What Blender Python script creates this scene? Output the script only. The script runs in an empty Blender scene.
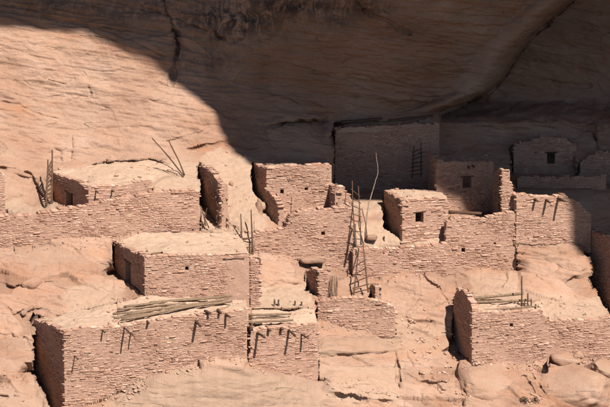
import bpy, math, random
import numpy as np
from mathutils import Vector

random.seed(7)
rng = np.random.default_rng(11)
scene = bpy.context.scene
col = scene.collection
R = math.radians

# ------------------------------------------------------------------ camera
PITCH, DIST, FPX = R(12.0), 200.0, 3600.0          # long lens from a viewpoint across the canyon
CX, CY = 305.0, 203.5
FWD = np.array([0.0, math.cos(PITCH), -math.sin(PITCH)])
UPV = np.array([0.0, math.sin(PITCH), math.cos(PITCH)])
RGT = np.array([1.0, 0.0, 0.0])
AIM = np.array([0.0, 8.0, 0.0])
CAM = AIM - FWD * DIST
cd = bpy.data.cameras.new("camera")
cam = bpy.data.objects.new("camera", cd)
col.objects.link(cam)
cam.location = CAM
cam.rotation_euler = (math.pi / 2 - PITCH, 0, 0)
cd.sensor_width = 36.0
cd.lens = 36.0 * FPX / 610.0
cd.clip_start, cd.clip_end = 1.0, 20000.0
scene.camera = cam

# ------------------------------------------------------------------ light
SUN_EL, SUN_AZ = R(52.0), R(34.0)                  # azimuth measured from the viewer's side towards the right
S = np.array([math.cos(SUN_EL) * math.sin(SUN_AZ), -math.cos(SUN_EL) * math.cos(SUN_AZ), math.sin(SUN_EL)])
w = bpy.data.worlds.new("World")
scene.world = w
w.use_nodes = True
wn = w.node_tree
sky = wn.nodes.new("ShaderNodeTexSky")
sky.sky_type = 'NISHITA'
sky.sun_disc = False
sky.sun_elevation = SUN_EL
sky.sun_rotation = math.atan2(S[0], S[1])
sky.altitude = 2000.0
sky.dust_density = 0.6
bg = wn.nodes["Background"]
bg.inputs["Strength"].default_value = 0.05
wn.links.new(sky.outputs[0], bg.inputs[0])
sd = bpy.data.lights.new("sun", 'SUN')
sd.energy = 4.6
sd.angle = R(0.53)
sd.color = (1.0, 0.975, 0.915)
so = bpy.data.objects.new("sun", sd)
col.objects.link(so)
so.rotation_euler = Vector(S).to_track_quat('Z', 'Y').to_euler()
so.location = (40, -60, 90)
scene.view_settings.view_transform = 'Standard'
scene.view_settings.look = 'None'
scene.view_settings.gamma = 1.0
scene.view_settings.exposure = 1.2
scene.render.engine = 'CYCLES'
scene.cycles.max_bounces = 8
scene.cycles.diffuse_bounces = 4
scene.cycles.use_denoising = True
scene.cycles.sample_clamp_indirect = 6.0


# ------------------------------------------------------------------ helpers
def P(px, py, Y):
    """world point seen at photo position px,py that lies at world depth Y"""
    px = np.asarray(px, float); py = np.asarray(py, float); Y = np.asarray(Y, float)
    a = (px - CX) / FPX
    b = -(py - CY) / FPX
    dx = a
    dy = FWD[1] + UPV[1] * b
    dz = FWD[2] + UPV[2] * b
    t = (Y - CAM[1]) / dy
    return np.stack(np.broadcast_arrays(CAM[0] + dx * t, Y, CAM[2] + dz * t), -1)


PERM = rng.permutation(256)
VAL = rng.random(256)


def vnoise(x, y, z):
    xi = np.floor(x).astype(int); yi = np.floor(y).astype(int); zi = np.floor(z).astype(int)
    fx, fy, fz = x - xi, y - yi, z - zi
    fx = fx * fx * (3 - 2 * fx); fy = fy * fy * (3 - 2 * fy); fz = fz * fz * (3 - 2 * fz)
    def h(a, b, c):
        return VAL[PERM[(PERM[(PERM[a & 255] + b) & 255] + c) & 255]]
    def L(a, b, t):
        return a + (b - a) * t
    x00 = L(h(xi, yi, zi), h(xi + 1, yi, zi), fx); x10 = L(h(xi, yi + 1, zi), h(xi + 1, yi + 1, zi), fx)
    x01 = L(h(xi, yi, zi + 1), h(xi + 1, yi, zi + 1), fx); x11 = L(h(xi, yi + 1, zi + 1), h(xi + 1, yi + 1, zi + 1), fx)
    return L(L(x00, x10, fy), L(x01, x11, fy), fz) * 2 - 1


def fbm(x, y, z, o=4, g=0.5):
    s, a = 0.0, 1.0
    for k in range(o):
        s = s + a * vnoise(x + 17.3 * k, y + 5.1 * k, z + 9.7 * k)
        x, y, z = x * 2.03, y * 2.03, z * 2.03
        a *= g
    return s


def sstep(a, b, x):
    t = np.clip((x - a) / (b - a), 0, 1)
    return t * t * (3 - 2 * t)


def make_mesh(name, verts, faces, smooth=False):
    me = bpy.data.meshes.new(name)
    verts = np.asarray(verts, np.float32)
    if isinstance(faces, np.ndarray):
        n, k = faces.shape
        me.vertices.add(len(verts)); me.vertices.foreach_set("co", verts.ravel())
        me.loops.add(n * k); me.loops.foreach_set("vertex_index", faces.astype(np.int32).ravel())
        me.polygons.add(n); me.polygons.foreach_set("loop_start", np.arange(0, n * k, k, dtype=np.int32))
        me.update(calc_edges=True)
    else:
        me.from_pydata([tuple(v) for v in verts], [], faces)
        me.update()
    if smooth:
        me.polygons.foreach_set("use_smooth", np.ones(len(me.polygons), bool))
    return me


def link(name, me, mat, parent=None, label=None, cat=None, group=None, kind=None):
    o = bpy.data.objects.new(name, me)
    col.objects.link(o)
    if me is not None and mat is not None and len(me.materials) == 0:
        me.materials.append(mat)
    if parent is not None:
        o.parent = parent
        if parent.type == 'EMPTY':
            o.matrix_parent_inverse = parent.matrix_basis.inverted()
    tag(o, label, cat, group, kind or ("thing" if cat else None))
    return o


def tag(o, label=None, cat=None, group=None, kind=None):
    if label: o["label"] = label
    if cat: o["category"] = cat
    if group: o["group"] = group
    if kind: o["kind"] = kind


def thing(name, loc, label, cat, group=None):
    o = bpy.data.objects.new(name, None)
    col.objects.link(o)
    o.location = loc
    o.empty_display_size = 0.3
    o.matrix_basis  # evaluated from loc
    tag(o, label, cat, group, "thing")
    return o


# ------------------------------------------------------------------ materials
def nodes(name):
    m = bpy.data.materials.new(name)
    m.use_nodes = True
    nt = m.node_tree
    return m, nt, nt.nodes["Principled BSDF"]


def nd(nt, t, **kw):
    n = nt.nodes.new(t)
    for k, v in kw.items():
        if k in n.inputs: n.inputs[k].default_value = v
        else: setattr(n, k, v)
    return n


def ramp(nt, fac, stops):
    r = nt.nodes.new("ShaderNodeValToRGB")
    els = r.color_ramp.elements
    while len(els) < len(stops): els.new(0.5)
    for e, (p, c) in zip(els, stops):
        e.position = p
        e.color = (*c, 1) if len(c) == 3 else c
    nt.links.new(fac, r.inputs[0])
    return r.outputs[0]


def mix(nt, fac, a, b, mode='MIX'):
    n = nt.nodes.new("ShaderNodeMix")
    n.data_type = 'RGBA'
    n.blend_type = mode
    for s, v in ((n.inputs[0], fac), (n.inputs[6], a), (n.inputs[7], b)):
        if hasattr(v, "is_linked"): nt.links.new(v, s)
        elif isinstance(v, (int, float)): s.default_value = v
        else: s.default_value = (*v, 1)
    return n.outputs[2]


def mapped(nt, scale, rot=(0, 0, 0)):
    tc = nt.nodes.new("ShaderNodeTexCoord")
    mp = nt.nodes.new("ShaderNodeMapping")
    mp.inputs["Scale"].default_value = scale
    mp.inputs["Rotation"].default_value = rot
    nt.links.new(tc.outputs["Object"], mp.inputs[0])
    return mp.outputs[0]


def bedded(nt, scale, dip):
    tc = nt.nodes.new("ShaderNodeTexCoord")
    a = nt.nodes.new("ShaderNodeMapping"); a.inputs["Rotation"].default_value = (0, dip, 0)
    b = nt.nodes.new("ShaderNodeMapping"); b.inputs["Scale"].default_value = scale
    nt.links.new(tc.outputs["Object"], a.inputs[0]); nt.links.new(a.outputs[0], b.inputs[0])
    return b.outputs[0]


def noise(nt, vec, scale, detail=6, rough=0.6, dist=0.0):
    n = nt.nodes.new("ShaderNodeTexNoise")
    n.inputs["Scale"].default_value = scale
    n.inputs["Detail"].default_value = detail
    n.inputs["Roughness"].default_value = rough
    n.inputs["Distortion"].default_value = dist
    if vec is not None: nt.links.new(vec, n.inputs["Vector"])
    return n.outputs["Fac"]


ROCK_TONE = (0.80, 0.745, 0.715)


def toned(nt, c, bs):
    nt.links.new(mix(nt, 1.0, c, ROCK_TONE, 'MULTIPLY'), bs.inputs["Base Color"])


def bump(nt, h, strength, dist, prev=None):
    b = nt.nodes.new("ShaderNodeBump")
    b.inputs["Strength"].default_value = strength
    b.inputs["Distance"].default_value = dist
    nt.links.new(h, b.inputs["Height"])
    if prev is not None: nt.links.new(prev, b.inputs["Normal"])
    return b.outputs[0]


def cliff_material():
    m, nt, bs = nodes("sandstone_cliff")
    at = nt.nodes.new("ShaderNodeVertexColor"); at.layer_name = "mask"
    sep = nt.nodes.new("ShaderNodeSeparateColor"); nt.links.new(at.outputs[0], sep.inputs[0])
    base = ramp(nt, noise(nt, mapped(nt, (1, 1, 1)), 0.22, 8, 0.62), [(0.3, (0.30, 0.178, 0.123)), (0.5, (0.372, 0.245, 0.176)), (0.7, (0.425, 0.298, 0.222))])
    bed = noise(nt, bedded(nt, (0.16, 0.3, 5.5), R(-9)), 1.5, 11, 0.74, 0.25)
    c = mix(nt, 0.42, base, ramp(nt, bed, [(0.30, (0.30, 0.29, 0.29)), (0.40, (0.49, 0.48, 0.48)), (0.6, (0.53, 0.52, 0.52)), (0.7, (0.62, 0.60, 0.58))]), 'OVERLAY')
    spk = noise(nt, mapped(nt, (1, 1, 1.6)), 8.0, 8, 0.75)
    c = mix(nt, 0.55, c, ramp(nt, spk, [(0.3, (0.36, 0.34, 0.34)), (0.6, (0.56, 0.56, 0.56))]), 'OVERLAY')
    iron_shade = ramp(nt, noise(nt, bedded(nt, (0.3, 0.3, 1.3), R(-12)), 0.9, 8, 0.68, 0.5), [(0.44, (0, 0, 0)), (0.66, (1, 1, 1))])
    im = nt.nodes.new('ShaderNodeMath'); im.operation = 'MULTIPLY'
    nt.links.new(iron_shade, im.inputs[0]); nt.links.new(at.outputs['Alpha'], im.inputs[1])
    c = mix(nt, im.outputs[0], c, mix(nt, 0.75, c, (0.37, 0.165, 0.078)))  # stain tint; over the alcove it also carries the painted red of shade
    ce = nt.nodes.new("ShaderNodeAttribute"); ce.attribute_name = "cell"
    c = mix(nt, 0.45, c, ramp(nt, ce.outputs["Fac"], [(0.05, (0.33, 0.31, 0.30)), (0.5, (0.5, 0.5, 0.5)), (0.95, (0.64, 0.65, 0.66))]), 'OVERLAY')
    # thin joints, dirt-filled, that break off and wander
    jn = noise(nt, mapped(nt, (1, 1, 1)), 0.9, 5, 0.6)
    ln_ = noise(nt, bedded(nt, (0.10, 0.25, 0.85), R(-11)), 1.3, 1.5, 0.5, 0.0)
    jl = ramp(nt, ln_, [(0.490, (0, 0, 0)), (0.495, (1, 1, 1)), (0.500, (0, 0, 0))])
    jm_ = nt.nodes.new("ShaderNodeMath"); jm_.operation = 'MULTIPLY'
    nt.links.new(jl, jm_.inputs[0]); nt.links.new(ramp(nt, jn, [(0.50, (0, 0, 0)), (0.62, (1, 1, 1))]), jm_.inputs[1])
    c = mix(nt, jm_.outputs[0], c, mix(nt, 0.45, c, (0.14, 0.08, 0.055)))
    # pale bleached slabs
    pale = ramp(nt, noise(nt, mapped(nt, (2.2, 1, 0.12)), 1.5, 6, 0.6), [(0.3, (0.325, 0.218, 0.154)), (0.7, (0.39, 0.275, 0.20))])
    c = mix(nt, sep.outputs[2], c, pale)
    # loose sandy soil on ledges
    sand = ramp(nt, noise(nt, mapped(nt, (1, 1, 1)), 3.5, 12, 0.78), [(0.28, (0.345, 0.232, 0.162)), (0.5, (0.42, 0.30, 0.216)), (0.72, (0.475, 0.35, 0.262))])
    c = mix(nt, sep.outputs[0], c, sand)
    # dark desert varnish, broken up
    vn = ramp(nt, noise(nt, mapped(nt, (1.2, 1, 0.7), (0, R(12), 0)), 1.6, 9, 0.75, 1.2), [(0.40, (0, 0, 0)), (0.54, (1, 1, 1))])
    vm = nt.nodes.new("ShaderNodeMath"); vm.operation = 'MULTIPLY'
    nt.links.new(vn, vm.inputs[0]); nt.links.new(sep.outputs[1], vm.inputs[1])
    c = mix(nt, vm.outputs[0], c, (0.055, 0.042, 0.04))
    toned(nt, c, bs)
    bs.inputs["Roughness"].default_value = 0.95
    bs.inputs["Specular IOR Level"].default_value = 0.15
    n1 = bump(nt, bed, 0.4, 0.08)
    n2 = bump(nt, noise(nt, mapped(nt, (1, 1, 1.4)), 3.5, 12, 0.78), 0.75, 0.15, n1)
    rg_ = nt.nodes.new("ShaderNodeTexNoise"); rg_.noise_type = 'RIDGED_MULTIFRACTAL'
    rg_.inputs["Scale"].default_value = 0.9; rg_.inputs["Detail"].default_value = 7; rg_.inputs["Roughness"].default_value = 0.55
    nt.links.new(bedded(nt, (0.55, 0.6, 1.7), R(-10)), rg_.inputs["Vector"])
    n2 = bump(nt, ramp(nt, rg_.outputs["Fac"], [(0.0, (1, 1, 1)), (1.0, (0, 0, 0))]), 0.8, 0.25, n2)
    inv = nt.nodes.new("ShaderNodeMath"); inv.operation = 'SUBTRACT'; inv.inputs[0].default_value = 1.0
    nt.links.new(jm_.outputs[0], inv.inputs[1])
    n3 = bump(nt, inv.outputs[0], 0.8, 0.12, n2)
    nt.links.new(n3, bs.inputs["Normal"])
    return m


def stone_material():
    m, nt, bs = nodes("masonry_sandstone")
    at = nt.nodes.new("ShaderNodeAttribute"); at.attribute_name = "rnd"
    c = ramp(nt, at.outputs["Fac"], [(0.0, (0.27, 0.148, 0.105)), (0.35, (0.37, 0.224, 0.163)), (0.7, (0.43, 0.276, 0.21)), (1.0, (0.52, 0.368, 0.288))])
    sp = noise(nt, mapped(nt, (1, 1, 1.8)), 7.0, 7, 0.7)
    c = mix(nt, 0.5, c, ramp(nt, sp, [(0.3, (0.36, 0.35, 0.35)), (0.7, (0.6, 0.59, 0.58))]), 'OVERLAY')
    big = noise(nt, mapped(nt, (1, 1, 1)), 0.5, 4, 0.6)
    c = mix(nt, 0.6, c, ramp(nt, big, [(0.3, (0.40, 0.37, 0.35)), (0.5, (0.5, 0.5, 0.49)), (0.7, (0.58, 0.585, 0.58))]), 'OVERLAY')
    oi = nt.nodes.new("ShaderNodeObjectInfo")
    c = mix(nt, 0.5, c, ramp(nt, oi.outputs["Random"], [(0.0, (0.44, 0.43, 0.42)), (0.5, (0.5, 0.495, 0.48)), (1.0, (0.555, 0.55, 0.55))]), 'OVERLAY')
    stk = noise(nt, mapped(nt, (2.2, 2.2, 0.35)), 1.1, 6, 0.65)
    c = mix(nt, ramp(nt, stk, [(0.56, (0, 0, 0)), (0.72, (0.55, 0.55, 0.55))]), c, (0.47, 0.335, 0.25))
    toned(nt, c, bs)
    bs.inputs["Roughness"].default_value = 0.95
    bs.inputs["Specular IOR Level"].default_value = 0.15
    nt.links.new(bump(nt, noise(nt, mapped(nt, (1, 1, 1.6)), 9, 8, 0.7), 0.6, 0.03), bs.inputs["Normal"])
    return m


def earth_material(name, lo, hi, bscale=6.0, bstr=0.7, bdist=0.05):
    m, nt, bs = nodes(name)
    n = noise(nt, mapped(nt, (1, 1, 1)), 2.5, 9, 0.7)
    c = ramp(nt, n, [(0.3, lo), (0.7, hi)])
    sp = noise(nt, mapped(nt, (1, 1, 1)), 14.0, 4, 0.6)
    c = mix(nt, 0.35, c, ramp(nt, sp, [(0.3, (0.36, 0.36, 0.36)), (0.65, (0.58, 0.58, 0.58))]), 'OVERLAY')
    toned(nt, c, bs)
    bs.inputs["Roughness"].default_value = 1.0
    bs.inputs["Specular IOR Level"].default_value = 0.1
    nt.links.new(bump(nt, noise(nt, mapped(nt, (1, 1, 1)), bscale, 9, 0.72), bstr, bdist), bs.inputs["Normal"])
    return m


def wood_material(name, lo, hi):
    m, nt, bs = nodes(name)
    n = noise(nt, mapped(nt, (3, 3, 3)), 3.0, 7, 0.7, 0.5)
    toned(nt, ramp(nt, n, [(0.3, lo), (0.7, hi)]), bs)
    bs.inputs["Roughness"].default_value = 0.9
    bs.inputs["Specular IOR Level"].default_value = 0.2
    nt.links.new(bump(nt, n, 0.5, 0.02), bs.inputs["Normal"])
    return m


M_CLIFF = cliff_material()
M_STONE = stone_material()
M_MORTAR = earth_material("mud_mortar", (0.345, 0.213, 0.153), (0.445, 0.29, 0.216), 9.0, 0.9, 0.06)
M_PLASTER = earth_material("mud_plaster", (0.345, 0.215, 0.158), (0.42, 0.275, 0.208), 5.0, 0.7, 0.04)
M_ROOF = earth_material("earth_roof", (0.385, 0.268, 0.192), (0.475, 0.35, 0.262), 3.5, 0.8, 0.09)
M_WOOD = wood_material("weathered_wood", (0.05, 0.027, 0.017), (0.125, 0.07, 0.043))
M_LOG = wood_material("grey_log", (0.10, 0.064, 0.042), (0.27, 0.19, 0.125))
M_DARKWOOD = wood_material("dark_wood", (0.05, 0.034, 0.026), (0.11, 0.075, 0.055))
M_TWIG = wood_material("bleached_twig", (0.17, 0.125, 0.09), (0.29, 0.22, 0.165))
M_LEAF = earth_material("dry_shrub", (0.03, 0.022, 0.014), (0.07, 0.055, 0.03))
M_FLOOR = earth_material("canyon_scrub", (0.05, 0.055, 0.03), (0.14, 0.11, 0.07), 0.05, 0.3, 1.0)

# ------------------------------------------------------------------ cliff sheet
COLS = {
    0:   [(-12, 23), (30, 22), (60, 21.2), (110, 19.5), (160, 17.2), (168, 16.4), (203, 13.4), (217, 9.8), (245, 9.2), (262, 8.2), (285, 6.5), (330, 3), (375, -.5), (425, -4)],
    40:  [(-12, 23.2), (30, 22.2), (60, 21.4), (110, 19.9), (160, 17.8), (170, 17), (203, 13.9), (213, 10.4), (240, 9.9), (285, 7), (320, 4.6), (380, -.5), (425, -3.5)],
    66:  [(-12, 23.3), (30, 22.3), (60, 21.5), (110, 20.2), (160, 18.3), (205, 11.2), (240, 10.4), (318, 5.0), (335, 1), (405, 0), (425, -1)],
    110: [(-12, 23.4), (30, 22.5), (60, 21.7), (110, 20.4), (158, 18.7), (187, 12.5), (205, 11.6), (238, 11.1), (312, 5.9), (325, 1.8), (392, 1.2), (407, .4), (425, -.5)],
    150: [(-12, 23.4), (30, 22.7), (60, 22), (110, 20.6), (155, 18.9), (190, 12.6), (232, 11.9), (256, 6.8), (294, 6.3), (318, 2.3), (372, 2.0), (380, 1.2), (407, .4), (425, -.2)],
    200: [(-12, 23.4), (60, 22.5), (110, 21), (150, 19.5), (165, 17.5), (190, 13.8), (232, 12.6), (254, 7.5), (297, 7), (315, 3.2), (355, 3.0), (366, 2.1), (380, 1.6), (425, .8)],
    225: [(-12, 23.4), (70, 23), (110, 22), (145, 20.3), (165, 18.6), (200, 15.3), (228, 13.2), (240, 11.5), (250, 8), (300, 7.4), (312, 3.8), (353, 3.6), (368, 2.5), (425, 1.3)],
    250: [(-12, 23.4), (80, 23.5), (120, 22.8), (150, 20.5), (165, 18.8), (215, 14), (230, 13), (256, 12.3), (288, 10.4), (305, 8.0), (325, 5.2), (356, 4.8), (369, 3.0), (425, 1.9)],
    275: [(-12, 23), (85, 24.5), (120, 23.2), (128, 22), (155, 20.5), (200, 16.4), (215, 14.2), (230, 13.2), (255, 12.6), (288, 10.8), (305, 8.2), (325, 5.6), (369, 5.2), (376, 3.6), (425, 2.4)],
    300: [(-12, 23.5), (90, 25), (119, 23.8), (127, 22.6), (165, 21.2), (205, 17), (215, 14.6), (255, 13.4), (288, 11.2), (303, 9), (310, 7.5), (325, 6.1), (378, 5.8), (384, 4.3), (425, 3.2)],
    328: [(-12, 23.5), (100, 25.4), (122, 24.2), (130, 23), (165, 21.8), (188, 18.5), (212, 14.8), (260, 13.9), (300, 9.8), (322, 9.0), (335, 8.3), (357, 7.8), (368, 6.9), (380, 5.3), (388, 4.7), (425, 3.5)],
    360: [(-12, 23.5), (100, 26), (115, 25.8), (188, 24.3), (197, 19.5), (235, 15.5), (247, 14.5), (272, 14.2), (296, 11), (300, 9.6), (335, 9.0), (360, 8.2), (378, 7.2), (390, 5.6), (425, 4.1)],
    400: [(-12, 23), (60, 24.5), (105, 26.6), (188, 24.6), (197, 20), (240, 15.6), (247, 14.9), (270, 14.6), (320, 12), (335, 10.8), (360, 9.2), (390, 7.2), (425, 5)],
    450: [(-12, 23.5), (90, 27), (130, 27.5), (165, 26), (190, 23), (212, 19), (220, 16.3), (270, 15.6), (300, 13.3), (345, 11), (365, 9.3), (395, 7), (425, 5.5)],
    478: [(-12, 24.5), (95, 28.3), (140, 28), (180, 25), (212, 20), (218, 16.5), (270, 15.8), (298, 12.8), (312, 10), (358, 9.3), (395, 7), (425, 5.8)],
    515: [(-12, 26), (60, 28.3), (140, 28.5), (175, 25.5), (192, 18.5), (240, 16.9), (262, 16.4), (272, 15.9), (300, 13.2), (312, 10.8), (357, 10.2), (397, 7.4), (425, 6)],
    550: [(-12, 27), (60, 28.6), (130, 28.8), (172, 27), (192, 19.5), (240, 17.4), (264, 16.4), (300, 13.6), (319, 11.7), (357, 11), (400, 7.8), (425, 6.4)],
    585: [(-12, 27.5), (60, 28.6), (130, 28.6), (172, 26.5), (200, 21), (235, 18.3), (262, 16.6), (300, 14.2), (319, 12.3), (355, 11.8), (400, 8.2), (425, 7)],
    612: [(-12, 27.5), (60, 28.4), (130, 28.2), (150, 27.5), (200, 23), (235, 20), (300, 15.5), (320, 13), (355, 12.4), (400, 8.8), (425, 7.5)],
}
cpx = np.array(sorted(COLS))
PXS = np.concatenate([np.linspace(-600, -20, 50), np.arange(-18, 629, 0.75), np.linspace(631, 1250, 50)])
PYS = np.concatenate([np.arange(-12, 428, 0.75), np.linspace(429, 1500, 60)])
GX, GY = np.meshgrid(PXS, PYS)
tab = np.stack([np.interp(PYS, *zip(*COLS[k])) for k in cpx], 1)     # rows: py, columns: control px
# smooth across control columns
tt = np.clip(np.searchsorted(cpx, PXS) - 1, 0, len(cpx) - 2)
fr = np.clip((PXS - cpx[tt]) / (cpx[tt + 1] - cpx[tt]), 0, 1)
fr = 0.5 * fr + 0.5 * fr * fr * (3 - 2 * fr)
DY = tab[:, tt] * (1 - fr) + tab[:, tt + 1] * fr
low = PYS > 425
DY[low] = DY[low] - ((PYS[low] - 425) * 0.014)[:, None]
DY += (np.clip(-PXS, 0, None) * -0.012 + np.clip(PXS - 612, 0, None) * -0.012)[None, :]


def blur(a, s, axis):
    k = int(3 * s)
    g = np.exp(-0.5 * (np.arange(-k, k + 1) / s) ** 2); g /= g.sum()
    pad = [(0, 0), (0, 0)]; pad[axis] = (k, k)
    b = np.pad(a, pad, mode='edge')
    out = np.zeros_like(a)
    for i, wgt in enumerate(g):
        out += wgt * (b[i:i + a.shape[0], :] if axis == 0 else b[:, i:i + a.shape[1]])
    return out


DY = blur(blur(DY, 2.7, 0), 6.5, 1)


def seg_dist(pts, pad):
    """distance (photo px) to a polyline, and the slice of grid it covers"""
    pts = np.array(pts, float)
    x0, x1 = pts[:, 0].min() - pad, pts[:, 0].max() + pad
    y0, y1 = pts[:, 1].min() - pad, pts[:, 1].max() + pad
    ci = np.where((PXS >= x0) & (PXS <= x1))[0]; ri = np.where((PYS >= y0) & (PYS <= y1))[0]
    if len(ci) == 0 or len(ri) == 0: return None
    sl = (slice(ri[0], ri[-1] + 1), slice(ci[0], ci[-1] + 1))
    X, Yy = GX[sl], GY[sl]
    X = X + 1.2 * vnoise(X * .13, Yy * .13, X * 0 + 3.3); Yy = Yy + 1.2 * vnoise(X * .13, Yy * .13, X * 0 + 8.8)
    d = np.full(X.shape, 1e9)
    for a, b in zip(pts[:-1], pts[1:]):
        ab = b - a
        t = np.clip(((X - a[0]) * ab[0] + (Yy - a[1]) * ab[1]) / (ab @ ab + 1e-9), 0, 1)
        d = np.minimum(d, np.hypot(X - a[0] - t * ab[0], Yy - a[1] - t * ab[1]))
    return sl, d


def crack(pts, wid=1.0, depth=0.5):
    r = seg_dist(pts, wid * 4)
    if r is None: return
    sl, d = r
    DY[sl] += depth * .7 * np.exp(-(d / (wid * .6)) ** 2) * (.45 + .55 * sstep(-.3, .3, vnoise(GX[sl] * .11 + depth * 31, GY[sl] * .11, GX[sl] * 0)))


def lip(pts, proud=0.3, under=0.25, up=14, dn=7):
    """a bedding ledge: rock above the line stands proud, rock below is undercut"""
    pts = np.array(pts, float)
    ci = np.where((PXS >= pts[0, 0]) & (PXS <= pts[-1, 0]))[0]
    x = PXS[ci]
    yl = np.interp(x, pts[:, 0], pts[:, 1]) + 1.5 * vnoise(x * .15, x * 0 + pts[0, 1], x * 0)
    e = np.minimum(sstep(x[0], x[0] + 12, x), 1 - sstep(x[-1] - 12, x[-1], x)) if len(x) > 2 else 1
    dy = GY[:, ci] - yl[None, :]
    k_ = sstep(-1.3, 1.3, dy)
    f = -(1 - k_) * proud * np.exp(np.minimum(dy, 0) / up) + k_ * under * np.exp(-np.maximum(dy, 0) / dn)
    f = f * (.35 + .65 * sstep(-.35, .3, vnoise(x * .07, x * 0 + pts[0, 1] * .3, x * 0)))[None, :]
    DY[:, ci] += f * e[None, :]


# big spalled arch edge in the alcove roof (right)
arc_py = np.array([-12, 0, 25, 50, 75, 92, 102, 112]); arc_px = np.array([583, 572, 543, 520, 505, 490, 468, 440])
pc = np.interp(GY, arc_py, arc_px)
d = GX - pc
fade = (1 - sstep(100, 125, GY))
bw = 40.0
tb = np.clip((d + bw) / bw, 0, 1)
DY += fade * ((d < 0) * (-0.75 * np.sin(np.pi * tb ** 1.4) * (tb > 0) + 1.6 * tb ** 5 + .22 * np.exp(-((d + bw) / 6.0) ** 2)) + (d >= 0) * 6.0 * np.exp(-np.clip(d, 0, None) / 260) )
crack([(468, 102), (490, 92), (505, 75), (520, 50), (543, 25), (572, 0)], 2.0, 1.6)
for p_, w_, d_ in [
    ([(400, 31), (420, 36), (445, 42)], .9, .4), ([(521, 47), (524, 55), (545, 62)], .8, .35), ([(508, 74), (530, 77), (560, 84), (590, 86)], .9, .35),
    ([(207, 76), (240, 82), (275, 92), (300, 103)], .9, .35), ([(355, 0), (368, 14), (388, 22), (410, 34)], 1.1, .5),
    ([(163, 0), (172, 25), (178, 46), (174, 66), (172, 84)], 2.0, .8), ([(208, 15), (216, 36), (232, 44), (244, 38), (246, 18)], 1.2, .4),
    ([(340, 64), (352, 57), (372, 56), (400, 61)], .8, .3), ([(0, 10), (50, 18), (110, 30), (160, 36)], .9, .35),
    ([(85, 26), (130, 40), (165, 56)], .9, .4), ([(140, 5), (175, 20), (206, 30)], .9, .4), ([(180, 46), (206, 55)], 1.1, .5),
    ([(552, 118), (585, 128), (610, 128)], 1.0, .6), ([(590, 120), (598, 150), (606, 168)], 2.2, 1.0), ([(572, 150), (576, 170)], 1.6, .7),
    ([(0, 101), (20, 106), (42, 115), (60, 120)], 1.0, .3), ([(42, 79), (52, 81), (66, 84)], .8, .25), ([(15, 80), (16, 94)], .8, .25), ([(88, 86), (90, 96)], .8, .2),
    ([(115, 82), (140, 86), (165, 92)], .7, .2), ([(150, 100), (163, 105), (172, 96)], .9, .25), ([(170, 140), (192, 136), (206, 130)], .9, .3),
    ([(195, 148), (212, 145), (232, 140)], .9, .3), ([(72, 136), (73, 150), (71, 162)], 1.1, .45), ([(55, 148), (61, 153), (60, 163)], 1.2, .4),
    ([(0, 168), (14, 169), (30, 174), (37, 188), (45, 201)], 1.7, .9), ([(60, 155), (75, 160)], .8, .3),
    ([(0, 242), (18, 245), (34, 241), (44, 238)], 1.1, .3), ([(1, 302), (14, 311), (30, 310), (46, 302)], .8, .25), ([(0, 290), (20, 300), (50, 297)], .7, .2),
    ([(4, 328), (14, 336), (34, 340)], .9, .3), ([(62, 298), (70, 303), (80, 299)], .7, .2), ([(0, 345), (25, 352)], .7, .2), ([(0, 396), (8, 398)], 1.2, .5), ([(10, 360), (30, 366), (36, 372)], .7, .2),
    ([(421, 271), (428, 281), (438, 288), (445, 297), (448, 305)], 1.3, .7), ([(292, 255), (303, 262), (312, 263)], .9, .4),
    ([(395, 353), (397, 365), (399, 387)], 1.5, .7), ([(420, 392), (428, 385), (431, 378)], 1.1, .5), ([(318, 357), (345, 355), (378, 353), (394, 352)], .7, .22),
    ([(371, 273), (400, 275), (425, 272)], .8, .3), ([(290, 392), (305, 380)], .6, .2), ([(150, 367), (135, 382), (115, 405)], .8, .3), ([(150, 392), (176, 400)], .7, .2),
    ([(482, 380), (495, 391), (512, 394)], 1.0, .4), ([(530, 372), (540, 388), (548, 398)], 1.6, .7), ([(524, 376), (534, 392)], 1.2, .5),
    ([(536, 279), (545, 283), (554, 281)], .9, .35), ([(562, 279), (575, 276), (584, 272)], .8, .3), ([(546, 300), (560, 297)], .7, .25), ([(590, 380), (600, 400)], 1.3, .5),
    ([(430, 345), (441, 354), (446, 344)], 1.0, .3), ([(352, 385), (366, 392), (400, 398)], .9, .3),
]:
    crack(p_, w_, d_)
for p_, a_, b_, u_, n_ in [
    ([(0, 281), (14, 287), (30, 286), (44, 283), (60, 278)], .35, .35, 18, 6), ([(-10, 308), (20, 312), (50, 308)], .2, .15, 16, 7),
    ([(300, 258), (312, 263), (324, 261), (330, 258)], .3, .3, 10, 6),
    ([(536, 281), (545, 284), (556, 282)], .3, .25, 8, 5), ([(564, 279), (584, 275)], .25, .2, 8, 5), ([(565, 286), (580, 286)], .2, .2, 6, 4), ([(548, 300), (561, 298)], .2, .2, 8, 5),
    ([(255, 126), (290, 121), (332, 119)], .6, .8, 12, 14), ([(180, 152), (205, 145), (235, 141)], .2, .2, 8, 6),
    ([(318, 356), (394, 352)], .12, .1, 12, 8), ([(258, 290), (280, 283), (306, 284)], .1, .1, 9, 5), ([(400, 320), (460, 322)], .15, .1, 10, 8),
    ([(400, 372), (420, 380), (455, 384)], .25, .2, 12, 8), ([(0, 172), (40, 178)], .25, .2, 6, 8), ([(325, 392), (400, 402)], .25, .25, 10, 8),
]:
    lip(p_, a_, b_, u_, n_)

DY = blur(blur(DY, .9, 0), .9, 1)
# ---- constraints that make the rock meet the masonry -------------------------------------------------
WALLS = []      # filled by the wall() specs below, before the sheet is meshed


def prof(p, x):
    if isinstance(p, (int, float)): return np.full(np.shape(x), float(p))
    return np.interp(x, [q[0] for q in p], [q[1] for q in p])


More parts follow.
